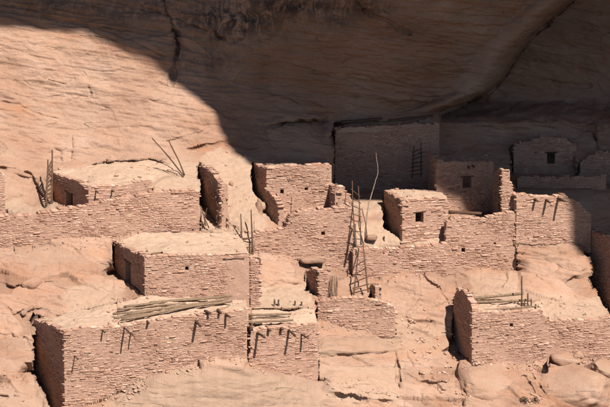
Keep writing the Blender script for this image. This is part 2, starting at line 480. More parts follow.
def conform_wall(a, b, top, bot, th, push, retain, base):
    (x0, y0), (x1, y1) = a, b
    if base:
        for xe, sg in ((x0, -1), (x1, 1)):
            Ye = y0 if sg < 0 else y1
            bt = float(prof(bot, xe)); rb = int(np.searchsorted(PYS, bt)); ce = int(np.searchsorted(PXS, xe))
            df = DY[rb, ce] - (Ye - .06)
            for c in np.where((sg * (PXS - xe) > .5) & (sg * (PXS - xe) < 16))[0]:
                f_ = 1 - sstep(0, 16, abs(PXS[c] - xe))
                DY[rb:rb + 80, c] -= f_ * df * np.exp(-(PYS[rb:rb + 80] - bt) / 9.0)
                n0 = max(rb - 12, 0)
                DY[n0:rb, c] -= f_ * df * np.exp((PYS[n0:rb] - bt) / 4.0) * .999
    ci = np.where((PXS >= x0 - .5) & (PXS <= x1 + .5))[0]
    for c in ci:
        x = PXS[c]
        Yw = y0 + (y1 - y0) * (x - x0) / (x1 - x0)
        t = float(prof(top, x)); bt = float(prof(bot, x))
        rb = int(np.searchsorted(PYS, bt)); rt = int(np.searchsorted(PYS, t))
        if base:
            df = DY[rb, c] - (Yw - 0.06)
            n = 80
            DY[rb:rb + n, c] -= df * np.exp(-(PYS[rb:rb + n] - bt) / 9.0)
        DY[rt:rb, c] = np.maximum(DY[rt:rb, c], Yw + th * .5 + push)
        if retain:
            df = (Yw + th + .1) - DY[max(rt - 1, 0), c]
            if df > 0:
                n0 = max(rt - 40, 0)
                DY[n0:rt, c] += df * np.exp(-(t - PYS[n0:rt]) / 8.0)


def conform_poly(pts, push=0.8):
    """keep the rock sheet below a roof given by corners (px,py,Y)"""
    q = np.array(pts, float)
    W = P(q[:, 0], q[:, 1], q[:, 2])
    n = np.cross(W[1] - W[0], W[-1] - W[0]); n /= np.linalg.norm(n)
    x0, x1, y0, y1 = q[:, 0].min(), q[:, 0].max(), q[:, 1].min(), q[:, 1].max()
    ci = np.where((PXS >= x0) & (PXS <= x1))[0]; ri = np.where((PYS >= y0) & (PYS <= y1))[0]
    sl = (slice(ri[0], ri[-1] + 1), slice(ci[0], ci[-1] + 1))
    X, Yp = GX[sl], GY[sl]
    ins = np.zeros(X.shape, bool)
    m = len(q)
    for i in range(m):
        xa, ya, xb, yb = q[i, 0], q[i, 1], q[(i + 1) % m, 0], q[(i + 1) % m, 1]
        if ya == yb: continue
        cr = ((ya > Yp) != (yb > Yp)) & (X < (xb - xa) * (Yp - ya) / (yb - ya) + xa)
        ins ^= cr
    D0 = P(X, Yp, 0.0) - CAM
    t = ((W[0] - CAM) @ n) / (D0 @ n)
    Yr = CAM[1] + D0[..., 1] * t
    ed = np.full(X.shape, 1e9)
    for i in range(m):
        a, b = q[i, :2], q[(i + 1) % m, :2]
        ab = b - a
        tt_ = np.clip(((X - a[0]) * ab[0] + (Yp - a[1]) * ab[1]) / (ab @ ab + 1e-9), 0, 1)
        ed = np.minimum(ed, np.hypot(X - a[0] - tt_ * ab[0], (Yp - a[1] - tt_ * ab[1])))
    DY[sl] = np.where(ins, np.maximum(DY[sl], Yr - .25 + (push + .6) * np.clip(ed / 7, 0, 1)), DY[sl])


# wall specs: name, a(px,Y), b(px,Y), top, bottom, options
SPEC = {}


def W_(key, a, b, top, bot, th=.38, push=.25, retain=False, base=True, holes=(), rag=.07, full=False, courses=(.045, .10), lens=(.12, .42), plaster=()):
    SPEC[key] = dict(a=a, b=b, top=top, bot=bot, th=th, holes=holes, rag=rag, full=full, courses=courses, lens=lens, plaster=plaster)
    WALLS.append((a, b, top, bot, th, push, retain, base))


# -- long terrace wall, upper left
W_('terrace_left', (-14, 9.0), (200, 13.0), [(-14, 219), (40, 213), (60, 209), (92, 205), (120, 199), (152, 192), (200, 190)], [(-14, 246), (60, 240), (115, 238), (140, 233), (200, 232)], th=.5, retain=True, rag=.06)
# -- fragment at the left frame edge
W_('edge_pier', (-14, 11.0), (7, 11.5), [(-14, 170), (3, 172), (7, 177)], [(-14, 222), (7, 216)], th=.6, full=True)
# -- room 1 (upper left, beside the cliff)
W_('r1_side', (53, 16.0), (89.5, 11.7), [(53, 171), (70, 178), (90, 187)], [(53, 201), (66, 207), (90, 208)], push=1.6, base=False, holes=[(67.5, 193, 74, 206.5)])
W_('r1_front', (90, 11.6), (153, 13.3), [(90, 187), (118, 185), (135, 182), (153, 180)], [(90, 207), (153, 194)], push=1.2, base=False, holes=[(117.5, 197.5, 120.5, 200)])
# -- stub wall B
W_('stub_b', (200, 17.5), (222, 13.2), [(200, 165), (206, 167), (213, 172), (216, 179), (221, 183)], [(200, 200), (222, 227)], push=.6, rag=.16, full=True)
W_('stub_b_end', (222.3, 13.15), (228, 13.4), [(222, 183), (228, 190)], [(222, 227), (228, 229)], th=.4, push=.6, rag=.12, full=True)
# -- room C
W_('rc_side', (253, 19.5), (266.5, 16.1), [(253, 163), (267, 168)], [(253, 192), (267, 206)], push=1.2, base=False)
W_('rc_front', (267, 16.0), (331.5, 17.2), [(267, 168), (280, 166), (300, 165), (331.5, 164)], [(267, 212), (290, 214), (331.5, 208)], push=1.2, holes=[(280.5, 189.5, 284, 194), (304.5, 187.5, 308, 190.5)])
W_('stub_c', (265.5, 16.0), (278, 14.2), [(265, 189), (270, 192), (273, 197), (278, 205)], [(265, 212), (278, 224)], push=.4, rag=.14, full=True)
# -- terrace wall in the middle
W_('terrace_mid', (253, 13.0), (353, 14.9), [(253, 233), (285, 229), (292, 214), (300, 211), (332, 209), (340, 206), (353, 205)], [(253, 254), (285, 254), (310, 259), (330, 262), (353, 268)], th=.5, retain=True, holes=[(321, 231.5, 325, 235.5)], rag=.09)
# -- broken room above it
W_('rf_side', (324, 18.2), (335.5, 15.7), [(324, 183), (330, 186), (335.5, 190)], [(324, 207), (335.5, 210)], push=.8, base=False, rag=.1)
W_('rf_front', (335, 15.6), (351, 16.2), [(335, 190), (338, 184), (343, 186), (347, 192), (351, 199)], [(335, 211), (351, 208)], push=.6, rag=.15, full=True)
# -- room E
W_('re_side', (383.5, 19.4), (402, 15.5), [(383.5, 190), (393, 195), (402, 202)], [(383.5, 228), (402, 241.5)], push=1.6, base=False)
W_('re_front', (402, 15.4), (447.5, 16.6), [(402, 202), (420, 200), (447.5, 198)], [(402, 241.5), (447.5, 234)], push=1.8, holes=[(415, 212.5, 423, 223)], rag=.07, courses=(.06, .125), lens=(.16, .5))
# -- terrace wall right of the ladder
W_('terrace_e', (353, 14.4), (447, 15.4), [(353, 248), (400, 248), (430, 246), (447, 243)], [(353, 272), (385, 274), (447, 270)], th=.5, retain=True, rag=.08)
W_('terrace_g', (446, 15.7), (516, 16.8), [(446, 222), (458, 217), (480, 219), (498, 214), (516, 210)], [(446, 271), (516, 269)], th=.5, push=.9, retain=True, holes=[(461, 248, 464.8, 252.5), (493, 242.5, 495.5, 244.5)], rag=.07)
# -- room H (beam ends)
W_('rh_front', (515.5, 16.7), (590, 18.2), [(515, 193), (530, 196), (560, 195), (575, 200), (590, 214)], [(515, 241), (560, 241), (590, 246)], th=.5, push=.6, retain=True, rag=.07)
W_('stub_g', (491, 20.3), (502, 17.2), [(491, 172), (502, 169)], [(491, 212), (502, 213)], push=.5, base=False, rag=.1, full=True)
W_('stub_g_end', (501, 17.1), (516, 17.3), [(501, 169), (505, 173), (507, 180), (510, 186), (513, 194), (516, 197)], [(501, 215), (516, 213)], push=.4, base=False, rag=.14, full=True, th=.5)
# -- shaded rooms at the back
W_('rm_front', (335, 24.4), (438, 25.2), [(335, 130), (345, 127), (390, 125), (438, 123)], [(335, 192), (438, 191)], push=.8)
W_('rg_side', (427, 22.6), (436, 20.0), [(427, 151), (436, 160)], [(427, 205), (436, 213)], push=1.0, base=False)
W_('rg_front', (436, 19.9), (492, 20.9), [(436, 163), (450, 161), (492, 162)], [(436, 214), (492, 213)], push=1.5, holes=[(461.5, 177, 470.5, 188)])
W_('rn_front', (512, 27.0), (574, 27.4), [(512, 146), (528, 140), (540, 136), (560, 138), (574, 144)], [(512, 174), (574, 176)], push=.9, rag=.14, holes=[(545, 153, 553, 164)])
W_('rx_front', (578, 26.6), (628, 26.0), [(578, 163), (586, 156), (596, 152), (628, 150)], [(578, 182), (628, 186)], push=.5, rag=.16)
W_('rn_low', (516, 22.6), (604, 23.4), [(516, 178), (540, 176), (570, 178), (604, 174)], [(516, 188), (604, 190)], push=.4, rag=.12)
# -- room 2
W_('r2_side', (115, 11.0), (144.5, 6.3), [(115, 242), (130, 249), (145, 257)], [(115, 272), (125, 282), (134, 289), (145, 295)], push=1.6, base=True, holes=[(125.5, 262, 131, 283.5)])
W_('r2_front', (145, 6.2), (249.5, 7.8), [(145, 257), (190, 254), (226, 255), (249.5, 254)], [(145, 297), (190, 304), (249.5, 304)], push=1.5, base=False, holes=[(185.3, 266.5, 188.8, 270.5)], rag=.05, plaster=[(226, 249.5)])
W_('pier_mid', (250.5, 7.9), (258.5, 7.9), [(250.5, 259), (258.5, 260)], [(250.5, 305), (258.5, 304)], th=.5, push=.4, base=False, full=True)
# -- room 3 (bottom left)
W_('r3_side', (33.5, 4.3), (63, .1), [(33.5, 319), (48, 324), (63, 331)], [(33.5, 372), (39, 382), (46, 396), (52, 410), (63, 414)], push=1.5)
W_('r3_front', (63.5, 0.0), (247, 4.0), [(63, 331), (90, 327), (121, 325), (160, 319), (200, 315), (236, 311), (247, 309)], [(63, 414), (84, 406), (110, 396), (130, 384), (150, 376), (185, 366), (215, 360), (247, 357)], push=1.5, rag=.05)
# -- room 4
W_('r4_side', (246.5, 5.9), (250.2, 4.7), [(246, 327), (250, 331)], [(246, 356), (250, 360)], push=.6, base=False)
W_('r4_front', (250.5, 4.6), (318.5, 6.3), [(250, 331), (262, 328), (290, 327), (318, 324)], [(250, 360), (277, 371), (300, 377), (318, 381)], push=1.0, rag=.06)
# -- middle ledge
W_('rq_side', (307, 11.9), (319.5, 9.9), [(307, 270), (312, 269), (319, 270)], [(307, 290), (319.5, 302)], push=.7, base=False, rag=.1)
W_('rq_front', (319.5, 9.8), (329, 10.0), [(319, 270), (329, 271)], [(319, 303), (329, 303)], push=.6, base=False, full=True, rag=.1)
W_('ledge_wall', (318, 9.1), (395, 9.9), [(318, 301), (335, 297), (345, 298), (360, 297), (380, 300), (390, 304), (395, 309)], [(318, 321), (345, 330), (372, 334), (395, 336)], th=.55, retain=True, rag=.1)
W_('stub_s', (370, 12.2), (375, 11.2), [(370, 284), (375, 286)], [(370, 297), (375, 301)], push=.4, base=False, full=True)
# -- room J, wall K
W_('rj_side', (453.5, 12.4), (472, 9.1), [(453.5, 300), (458, 286), (463, 291), (468, 299), (472, 306)], [(453.5, 342), (460, 350), (472, 359)], push=1.2, rag=.14, full=True)
W_('rj_front', (472.5, 9.0), (548, 10.7), [(472, 310), (485, 312), (520, 311), (540, 311), (548, 317)], [(472, 360), (500, 361), (525, 364), (548, 361)], push=1.0, holes=[(510, 323.5, 513.5, 327)], rag=.06)
W_('wall_k', (547, 10.9), (640, 12.7), [(547, 324), (560, 321), (585, 319), (640, 316)], [(547, 361), (575, 353), (600, 357), (640, 358)], th=.5, push=.5, retain=True, rag=.1)
# -- right edge room
W_('rp_side', (584.5, 18.9), (640, 12.9), [(584.5, 227), (592, 231), (600, 234), (612, 237), (640, 246)], [(584.5, 262), (592, 280), (602, 304), (612, 318), (640, 322)], push=.8, base=False, rag=.12, full=True)

ROOFS = {
    'r1': [(90, 187.5, 11.75), (153, 180.5, 13.4), (188, 170, 16.8), (150, 158, 18.9), (62, 166, 18.2), (54, 171.5, 15.9)],
    'rc': [(268, 170, 16.3), (331, 166.5, 17.4), (326, 160, 20.4), (255, 163, 19.6)],
    're': [(402.5, 202, 15.7), (447, 198.5, 16.8), (440, 190, 20.6), (384, 190.5, 19.3)],
    'rm': [(336, 128, 24.3), (437, 124, 25.3), (436, 120, 26.6), (335, 123, 26.2)],
    'rg': [(437, 164, 20.2), (491, 163, 21.1), (486, 155, 24), (429, 155, 23)],
    'rn': [(524, 143, 27.3), (564, 142, 27.5), (562, 139, 28.6), (524, 140, 28.5)],
    'r2': [(145.5, 257.5, 6.45), (249, 254.5, 8.0), (241, 235, 12.6), (200, 232.5, 12.4), (143, 233.5, 11.6), (116, 242.5, 10.9)],
    'r3': [(64, 331.5, .3), (118, 326, 1.5), (117, 303, 6.2), (82, 310, 5.6), (36, 320, 4.2)],
    'r3b': [(119, 326, 1.55), (247, 310, 4.2), (246, 300, 7.5), (146, 296, 6.1), (117, 303, 6.0)],
    'r4': [(251, 331, 4.85), (318, 325, 6.5), (314, 308, 8.6), (252, 309, 7.9)],
    'rj': [(473, 312, 9.3), (547, 316, 10.9), (540, 302, 13.2), (470, 299, 12.2)],
}
for s_ in WALLS:
    conform_wall(*s_)
for k_, r_ in ROOFS.items():
    conform_poly(r_)


def ground_Y(px, py):
    i = int(np.clip(np.searchsorted(PXS, px), 1, len(PXS) - 1)); j = int(np.clip(np.searchsorted(PYS, py), 1, len(PYS) - 1))
    return float(DY[j, i])


def ground(px, py):
    return P(px, py, ground_Y(px, py))


# ---- mesh the sheet ---------------------------------------------------------------------------------
V = P(GX, GY, DY)
RY = V.shape[0]
du = np.gradient(V, axis=1); dv = np.gradient(V, axis=0)
N = np.cross(du, dv); N /= np.linalg.norm(N, axis=-1, keepdims=True) + 1e-12
N *= np.where(N[..., 1:2] * FWD[1] + N[..., 2:3] * FWD[2] > 0, -1, 1)
NZ = blur(N[..., 2], 1.5, 0)
x, y, z = V[..., 0], V[..., 1], V[..., 2]
zz = z + 0.16 * x
disp = 0.16 * fbm(x * .35, y * .35, zz * .6, 4) + 0.034 * fbm(x * .16, y * .3, zz * 4.2, 5, .66) + 0.035 * fbm(x * 2.2, y * 2.2, z * 4.5, 3)
led = fbm(x * .22, y * .3, zz * 1.7 + .8 * vnoise(x * .2, y * .2, z * .2), 3)
disp += 0.05 * sstep(0.02, 0.10, led) - 0.03 * sstep(-.32, -.22, led)
sandm = np.zeros_like(GX)
jx = GX + 6 * fbm(GX * .06, GY * .09, GX * 0, 4); jy = GY + 4 * fbm(GX * .06, GY * .09, GX * 0 + 7, 4)
for x0_, y0_, x1_, y1_, a_ in [(-20, 202, 58, 220, 1), (202, 150, 268, 235, .9), (254, 284, 312, 312, 1), (350, 225, 450, 252, 1), (536, 298, 606, 324, .8), (62, 286, 122, 325, .7), (318, 364, 402, 400, .6), (470, 276, 522, 312, .5), (200, 232, 256, 256, 1), (150, 160, 205, 195, 1), (395, 318, 458, 352, .45), (-20, 385, 66, 430, .4), (330, 185, 590, 215, .8)]:
    sandm = np.maximum(sandm, a_ * sstep(x0_ - 4, x0_ + 4, jx) * (1 - sstep(x1_ - 4, x1_ + 4, jx)) * sstep(y0_ - 3, y0_ + 3, jy) * (1 - sstep(y1_ - 3, y1_ + 3, jy)))
pale = np.zeros_like(GX)
pale = np.maximum(pale, .9 * sstep(366, 372, GY - .03 * (GX - 205)) * sstep(118, 150, GX + (GY - 372) * .9) * (1 - sstep(316, 345, GX + 10 * vnoise(GX * .05, GY * .08, GX * 0))) * (1 - sstep(420, 440, GY)))
pale = np.maximum(pale, .6 * sstep(336, 341, GY) * (1 - sstep(353, 358, GY)) * sstep(318, 322, GX) * (1 - sstep(390, 396, GX)))
pale = np.maximum(pale, .5 * np.exp(-(((GX - 50) / 30) ** 2 + ((GY - 258) / 14) ** 2)))


def worley(u, v, seed):
    iu = np.floor(u).astype(int); iv = np.floor(v).astype(int)
    f1 = np.full(u.shape, 9.0); f2 = np.full(u.shape, 9.0); cid = np.zeros(u.shape); dxb = np.zeros(u.shape); dyb = np.zeros(u.shape)
    for a in (-1, 0, 1):
        for b in (-1, 0, 1):
            h = PERM[(PERM[(iu + a + seed) & 255] + iv + b) & 255]
            ox = iu + a + VAL[h]; oy = iv + b + VAL[(h + 71) & 255]
            dx_, dy_ = u - ox, v - oy
            dd = np.hypot(dx_, dy_)
            near = dd < f1
            f2 = np.where(near, f1, np.minimum(f2, dd))
            cid = np.where(near, VAL[(h + 133) & 255], cid)
            dxb = np.where(near, dx_, dxb); dyb = np.where(near, dy_, dyb)
            f1 = np.where(near, dd, f1)
    return f1, f2, cid, dxb, dyb


# jointed, blocky bedrock below and between the terraces; gentler on the back wall
sl_ = z * .8 + y * .6
wu = x * .30 + .2 * fbm(x * .5, y * .5, z * .5, 3); wv = sl_ * .75 + .12 * x + .2 * fbm(x * .5, y * .5, z * .5 + 5, 3)
f1, f2, cid, dxb, dyb = worley(wu, wv, 3)
rocky = sstep(225, 250, GY) * (1 - .8 * sandm) * (1 - .85 * pale)
jm = sstep(-.1, .3, fbm(x * .4, y * .4, z * .4 + 12, 2))
blk = (cid - .5) * .42 + (VAL[(cid * 255).astype(int)] - .5) * .6 * dxb + (cid - .35) * .6 * dyb - .16 * jm * np.exp(-((f2 - f1) / .02) ** 2)
g1, g2, cid2, dx2, dy2 = worley(wu * 2.7 + 9, wv * 2.9, 41)
blk2 = (cid2 - .5) * .09 + (cid2 - .5) * .15 * dy2 
patchy = sstep(-.25, .35, fbm(x * .22, y * .22, z * .3 + 3, 3))
disp += rocky * (blk * .75 + blk2 * patchy * 1.2)
cr1 = (1 - np.abs(fbm(x * .30, y * .35, (z + .2 * x) * .75 + 21, 3, .45))) .clip(0, 1) ** 14
cr2 = (1 - np.abs(fbm(x * .75 + 4, y * .75, (z + .25 * x) * 1.6 + 37, 3, .45))).clip(0, 1) ** 14
cm = sstep(-.2, .35, fbm(x * .3 + 8, y * .3, z * .4 + 3, 2))
disp -= rocky * (.13 * cr1 * cm + .06 * cr2 * (1 - cm))
wallm = (1 - sstep(150, 175, GY))
disp -= wallm * .05 * ((1 - np.abs(fbm(x * .10, y * .2, zz * 1.1 + 51, 4, .5))).clip(0, 1) ** 22)
h1, h2, cid3, dx3, dy3 = worley(x * .22 + .4 * fbm(x * .3, y * .3, z * .3, 3), zz * .8 + .3 * fbm(x * .3, y * .3, z * .3 + 5, 3), 77)
disp += wallm * ((cid3 - .5) * .07 + (cid3 - .4) * .12 * dy3)
disp *= (1 - .35 * sandm) * (1 - .6 * pale)
disp += sandm * (.06 * fbm(x * 1.1, y * 1.1, z * 1.1, 4) + .025 * fbm(x * 5, y * 5, z * 5, 2))
lipm = fade * (d > -bw) * (d < 0)
disp = disp * np.where(GY < 165, 1.15, 1.0) * (1 - .55 * lipm)
V = V + N * disp[..., None]
# masks: sand, varnish, pale slab
stain = np.zeros_like(GX)
for cx_, cy_, rx_, ry_, a_ in [(235, 18, 60, 20, 1), (290, 5, 70, 15, 1), (330, 20, 30, 10, .6), (215, 60, 30, 12, .45), (178, 40, 6, 34, .9), (150, 12, 70, 16, .55), (60, 6, 80, 12, .5), (216, 32, 14, 14, .9), (360, 8, 34, 12, .8), (400, 30, 20, 10, .4)]:
    stain = np.maximum(stain, a_ * np.exp(-(((GX - cx_) / rx_) ** 2 + ((GY - cy_) / ry_) ** 2)))
pale *= (1 - sandm)
iron_shade_m = .22 + .4 * (1 - sstep(20, 70, GY)) + .4 * sstep(235, 300, GX) * (1 - sstep(150, 180, GY)) + .3 * sstep(235, 260, GY)  # mineral stains, plus red painted into upper and alcove rock to redden its shade
iron_shade_m = np.clip(iron_shade_m, 0, .75)
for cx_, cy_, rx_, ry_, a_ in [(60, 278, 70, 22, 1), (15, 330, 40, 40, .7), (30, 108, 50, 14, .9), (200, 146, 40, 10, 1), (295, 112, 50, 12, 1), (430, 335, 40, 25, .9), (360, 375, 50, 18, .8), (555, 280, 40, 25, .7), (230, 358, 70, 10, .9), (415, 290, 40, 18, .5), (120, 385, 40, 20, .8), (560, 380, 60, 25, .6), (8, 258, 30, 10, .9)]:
    iron_shade_m = np.maximum(iron_shade_m, a_ * np.exp(-(((GX - cx_) / rx_) ** 2 + ((GY - cy_) / ry_) ** 2)))
# ceiling of the alcove up to its brow; the brow stands where its shadow falls as in the picture
Q = [(-600, 16, 20), (-200, 24, 22), (-60, 26, 22), (0, 26, 22), (60, 27, 22.2), (95, 30, 22.3), (125, 46, 22.2), (152, 62, 22.1), (180, 84, 21.8), (205, 104, 21.4), (225, 124, 21.3), (238, 142, 20.6), (250, 160, 19.4),
     (262, 165, 18.6), (331, 166, 18.2), (352, 187, 19.6), (385, 189, 20.0), (446, 193, 19.9), (470, 200, 20.2), (492, 172, 18.4), (515, 180, 18.3), (560, 193, 18.4), (573, 199, 17.9), (588, 232, 18.1), (615, 242, 15.6), (680, 300, 12.5), (800, 330, 9), (1250, 340, 2)]
qp = np.array([q[0] for q in Q], float)
qw = P(qp, np.array([q[1] for q in Q], float), np.array([q[2] for q in Q], float))
ZB = 44.0
tB = (ZB - qw[:, 2]) / S[2]
qb = qw + S[None, :] * tB[:, None]
Bw = np.stack([np.interp(PXS, qp, qb[:, i]) for i in range(3)], -1)
k = np.hanning(9); k /= k.sum()
for i in range(3):
    Bw[:, i] = np.convolve(np.pad(Bw[:, i], 4, mode='edge'), k, 'valid')
Wt = V[0]
extra = []
for t in np.linspace(0, 1, 40)[1:]:
    c1 = Wt + np.array([0, .5, 14.0]); c2 = Bw * .55 + Wt * .45 + np.array([0, 0, 14.0])
    p = ((1 - t) ** 3) * Wt + 3 * ((1 - t) ** 2) * t * c1 + 3 * (1 - t) * t * t * c2 + t ** 3 * Bw
    amp = .5 * math.sin(math.pi * min(t, .98))
    p = p + amp * np.stack([0 * p[:, 0], fbm(p[:, 0] * .2, p[:, 1] * .2, p[:, 2] * .3, 4), .5 * fbm(p[:, 0] * .25, p[:, 1] * .2, p[:, 2] * .2 + 9, 4)], -1)
    extra.append(p)
for dy_, dz_ in ((-.8, 1.5), (-1.4, 6), (-1, 20), (4, 45), (30, 52)):
    extra.append(Bw + np.array([0, dy_, dz_]) + .6 * np.stack([0 * PXS, fbm(Bw[:, 0] * .15, PXS * 0 + dz_, PXS * 0, 3), 0 * PXS], -1))
E = np.stack(extra[::-1], 0)
VV = np.concatenate([E, V], 0)
nr, nc = VV.shape[:2]
idx = np.arange(nr * nc).reshape(nr, nc)
F = np.stack([idx[:-1, :-1], idx[1:, :-1], idx[1:, 1:], idx[:-1, 1:]], -1).reshape(-1, 4)
me = make_mesh("cliff", VV.reshape(-1, 3), F, True)
z0 = np.zeros((E.shape[0], nc))
msk = np.stack([np.concatenate([z0, sandm]), np.concatenate([z0 + np.linspace(.3, .5, len(z0))[:, None], stain]), np.concatenate([z0, pale]), np.concatenate([z0 + .3, iron_shade_m])], -1).astype(np.float32)
cl = me.attributes.new("cell", 'FLOAT', 'POINT')
cl.data.foreach_set("value", np.concatenate([z0 + .5, .5 + rocky * (cid - .5) * .8 + wallm * (cid3 - .5) * .35]).astype(np.float32).ravel())
ca = me.color_attributes.new("mask", 'FLOAT_COLOR', 'POINT')
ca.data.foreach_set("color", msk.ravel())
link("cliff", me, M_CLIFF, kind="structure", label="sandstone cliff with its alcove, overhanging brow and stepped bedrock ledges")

ZF = float(V[-1, :, 2].min()) + 2
fx = np.linspace(-3000, 3000, 41); fy = np.linspace(-5000, 40, 41)
FX, FY = np.meshgrid(fx, fy)
FZ = ZF + 6 * fbm(FX * .004, FY * .004, FX * 0, 3) - np.clip(-FY - 60, 0, 60) * .15
ii = np.arange(41 * 41).reshape(41, 41)
link("canyon_floor", make_mesh("canyon_floor", np.stack([FX, FY, FZ], -1).reshape(-1, 3), np.stack([ii[:-1, :-1], ii[:-1, 1:], ii[1:, 1:], ii[1:, :-1]], -1).reshape(-1, 4), True), M_FLOOR, kind="structure", label="scrubby canyon floor far below the cliff")


# ------------------------------------------------------------------ masonry
def build_wall(key, parent, name, label=None, cat=None):
    s = SPEC[key]
    (x0, y0), (x1, y1) = s['a'], s['b']
    seed = sum(ord(c) * (i + 3) for i, c in enumerate(key))
    rd = random.Random(seed)
    A = P(x0, 300, y0)[:2]; B = P(x1, 300, y1)[:2]
    L = float(np.linalg.norm(B - A)); U = (B - A) / L
    n = np.array([U[1], -U[0]])
    if n[1] > 0: n = -n
    th = s['th']

    def px_of(u): return x0 + (x1 - x0) * u / L
    def Y_of(u): return y0 + (y1 - y0) * u / L
    def u_of(px): return (px - x0) / (x1 - x0) * L
    def zt(u): return float(P(px_of(u), float(prof(s['top'], px_of(u))), Y_of(u))[2])
    def zb(u): return float(P(px_of(u), float(prof(s['bot'], px_of(u))), Y_of(u))[2]) - .45
    def ztr(u):
        r = s['rag']
        v = float(fbm(np.array(u * 1.7 + seed % 97), np.array(3.1), np.array(seed % 13 * 1.3), 3))
        return zt(u) + r * v
    holes = []
    for (hx0, hy0, hx1, hy1) in s['holes']:
        u0, u1 = u_of(hx0), u_of(hx1)
        Ym = Y_of((u0 + u1) / 2); xm = (hx0 + hx1) / 2
        holes.append((u0, u1, float(P(xm, hy1, Ym)[2]), float(P(xm, hy0, Ym)[2])))
    # mortar core
    br = set(np.linspace(0, L, max(2, int(L / .16) + 1)).tolist())
    for h in holes: br.update(h[:2])
    br = sorted(br)
    vs, fs = [], []
    def pt(u, d, z):
        q = A + U * u + n * d
        return (q[0], q[1], z)
    def prism(ua, ub, za0, zb0, za1, zb1):
        i = len(vs)
        for (u, zlo, zhi) in ((ua, za0, za1), (ub, zb0, zb1)):
            vs.extend([pt(u, -.016, zlo), pt(u, -th, zlo), pt(u, -th, zhi), pt(u, -.016, zhi)])
        fs.extend([(i, i + 4, i + 7, i + 3), (i + 1, i + 2, i + 6, i + 5), (i + 3, i + 7, i + 6, i + 2), (i, i + 1, i + 5, i + 4), (i, i + 3, i + 2, i + 1), (i + 4, i + 5, i + 6, i + 7)])
    for ua, ub in zip(br[:-1], br[1:]):
        if ub - ua < 1e-5: continue
        um = (ua + ub) / 2
        lo0, lo1 = zb(ua), zb(ub); hi0, hi1 = ztr(ua) - .06, ztr(ub) - .06
        cut = [h for h in holes if h[0] - 1e-6 <= um <= h[1] + 1e-6]
        if cut:
            h = cut[0]
            if h[2] > max(lo0, lo1): prism(ua, ub, lo0, lo1, h[2], h[2])
            if min(hi0, hi1) > h[3]: prism(ua, ub, h[3], h[3], hi0, hi1)
        elif min(hi0, hi1) > max(lo0, lo1):
            prism(ua, ub, lo0, lo1, hi0, hi1)
    me = make_mesh(name, vs, fs)
    o = link(name, me, M_MORTAR, parent, label, cat)
    # stones, in wandering courses
    st = []
    zlo = min(zb(u) for u in np.linspace(0, L, 12)); zhi = max(ztr(u) for u in np.linspace(0, L, 60)) + .05
    zc = zlo
    sides = (1, -1) if s['full'] else (1,)
    while zc < zhi:
        h = rd.uniform(*s['courses']) * (1.6 if rd.random() < .1 else 1)
        for sd_ in sides:
            u = -rd.uniform(0, .2)
            while u < L:
                ln = rd.uniform(*s['lens']) * (1 if rd.random() < .8 else .5)
                hh = h * rd.uniform(.8, 1.08)
                uc = u + ln / 2
                wv = .05 * math.sin(uc * .9 + seed) + .03 * math.sin(uc * 2.3 + seed * 2.1)
                z = zc + wv + rd.uniform(-.012, .012)
                ok = (ln * .42 < uc < L - ln * .42) or (rd.random() < .55 and 0 < uc < L) or (L < 1.0 and -.03 < uc < L + .05)
                if ok:
                    top = ztr(min(max(uc, 0), L))
                    if z + hh * .5 > top or z < zb(min(max(uc, 0), L)) - .02: ok = False
                if ok:
                    for h_ in holes:
                        if uc + ln / 2 > h_[0] and uc - ln / 2 < h_[1] and z + hh > h_[2] and z < h_[3]: ok = False
                    for (pa, pb) in s['plaster']:
                        if u_of(pa) < uc < u_of(pb) and z < top - .25 and rd.random() < .8: ok = False
                if ok and rd.random() < .95:
                    dep = rd.uniform(-.020, .006) + (.035 if rd.random() < .05 else 0) + .012 * math.sin(uc * 1.3 + z * 2.1 + seed)
                    back = th - .03 if (z > top - .28) and sd_ == 1 else .1
                    st.append((uc, z + hh / 2, ln - rd.uniform(.004, .022), hh - rd.uniform(.002, .010), dep, back, sd_))
                u += ln
        zc += h
    if s['plaster']:
        for (pa, pb) in s['plaster']:
            ua, ub = u_of(pa), u_of(pb)
            nu, nz = 30, 30
            g = []
            for j in range(nz + 1):
                for i in range(nu + 1):
                    u = ua + (ub - ua) * i / nu
                    za, zb_ = zb(u), zt(u) - .2
                    zz_ = za + (zb_ - za) * j / nz
                    edge = min(i, nu - i, nz - j) / 3.0
                    e_ = float(fbm(np.array(u * 2.1), np.array(zz_ * 2.1), np.array(.5), 3))
                    q = A + U * u + n * (-.045 + .05 * min(1, max(0, edge + e_ * 1.2)) + .02 * e_)
                    g.append((q[0], q[1], zz_))
            ff = [(j * (nu + 1) + i, j * (nu + 1) + i + 1, (j + 1) * (nu + 1) + i + 1, (j + 1) * (nu + 1) + i) for j in range(nz) for i in range(nu)]
            link("mud_plaster", make_mesh("mud_plaster", g, ff, True), M_MORTAR, parent if parent else o)
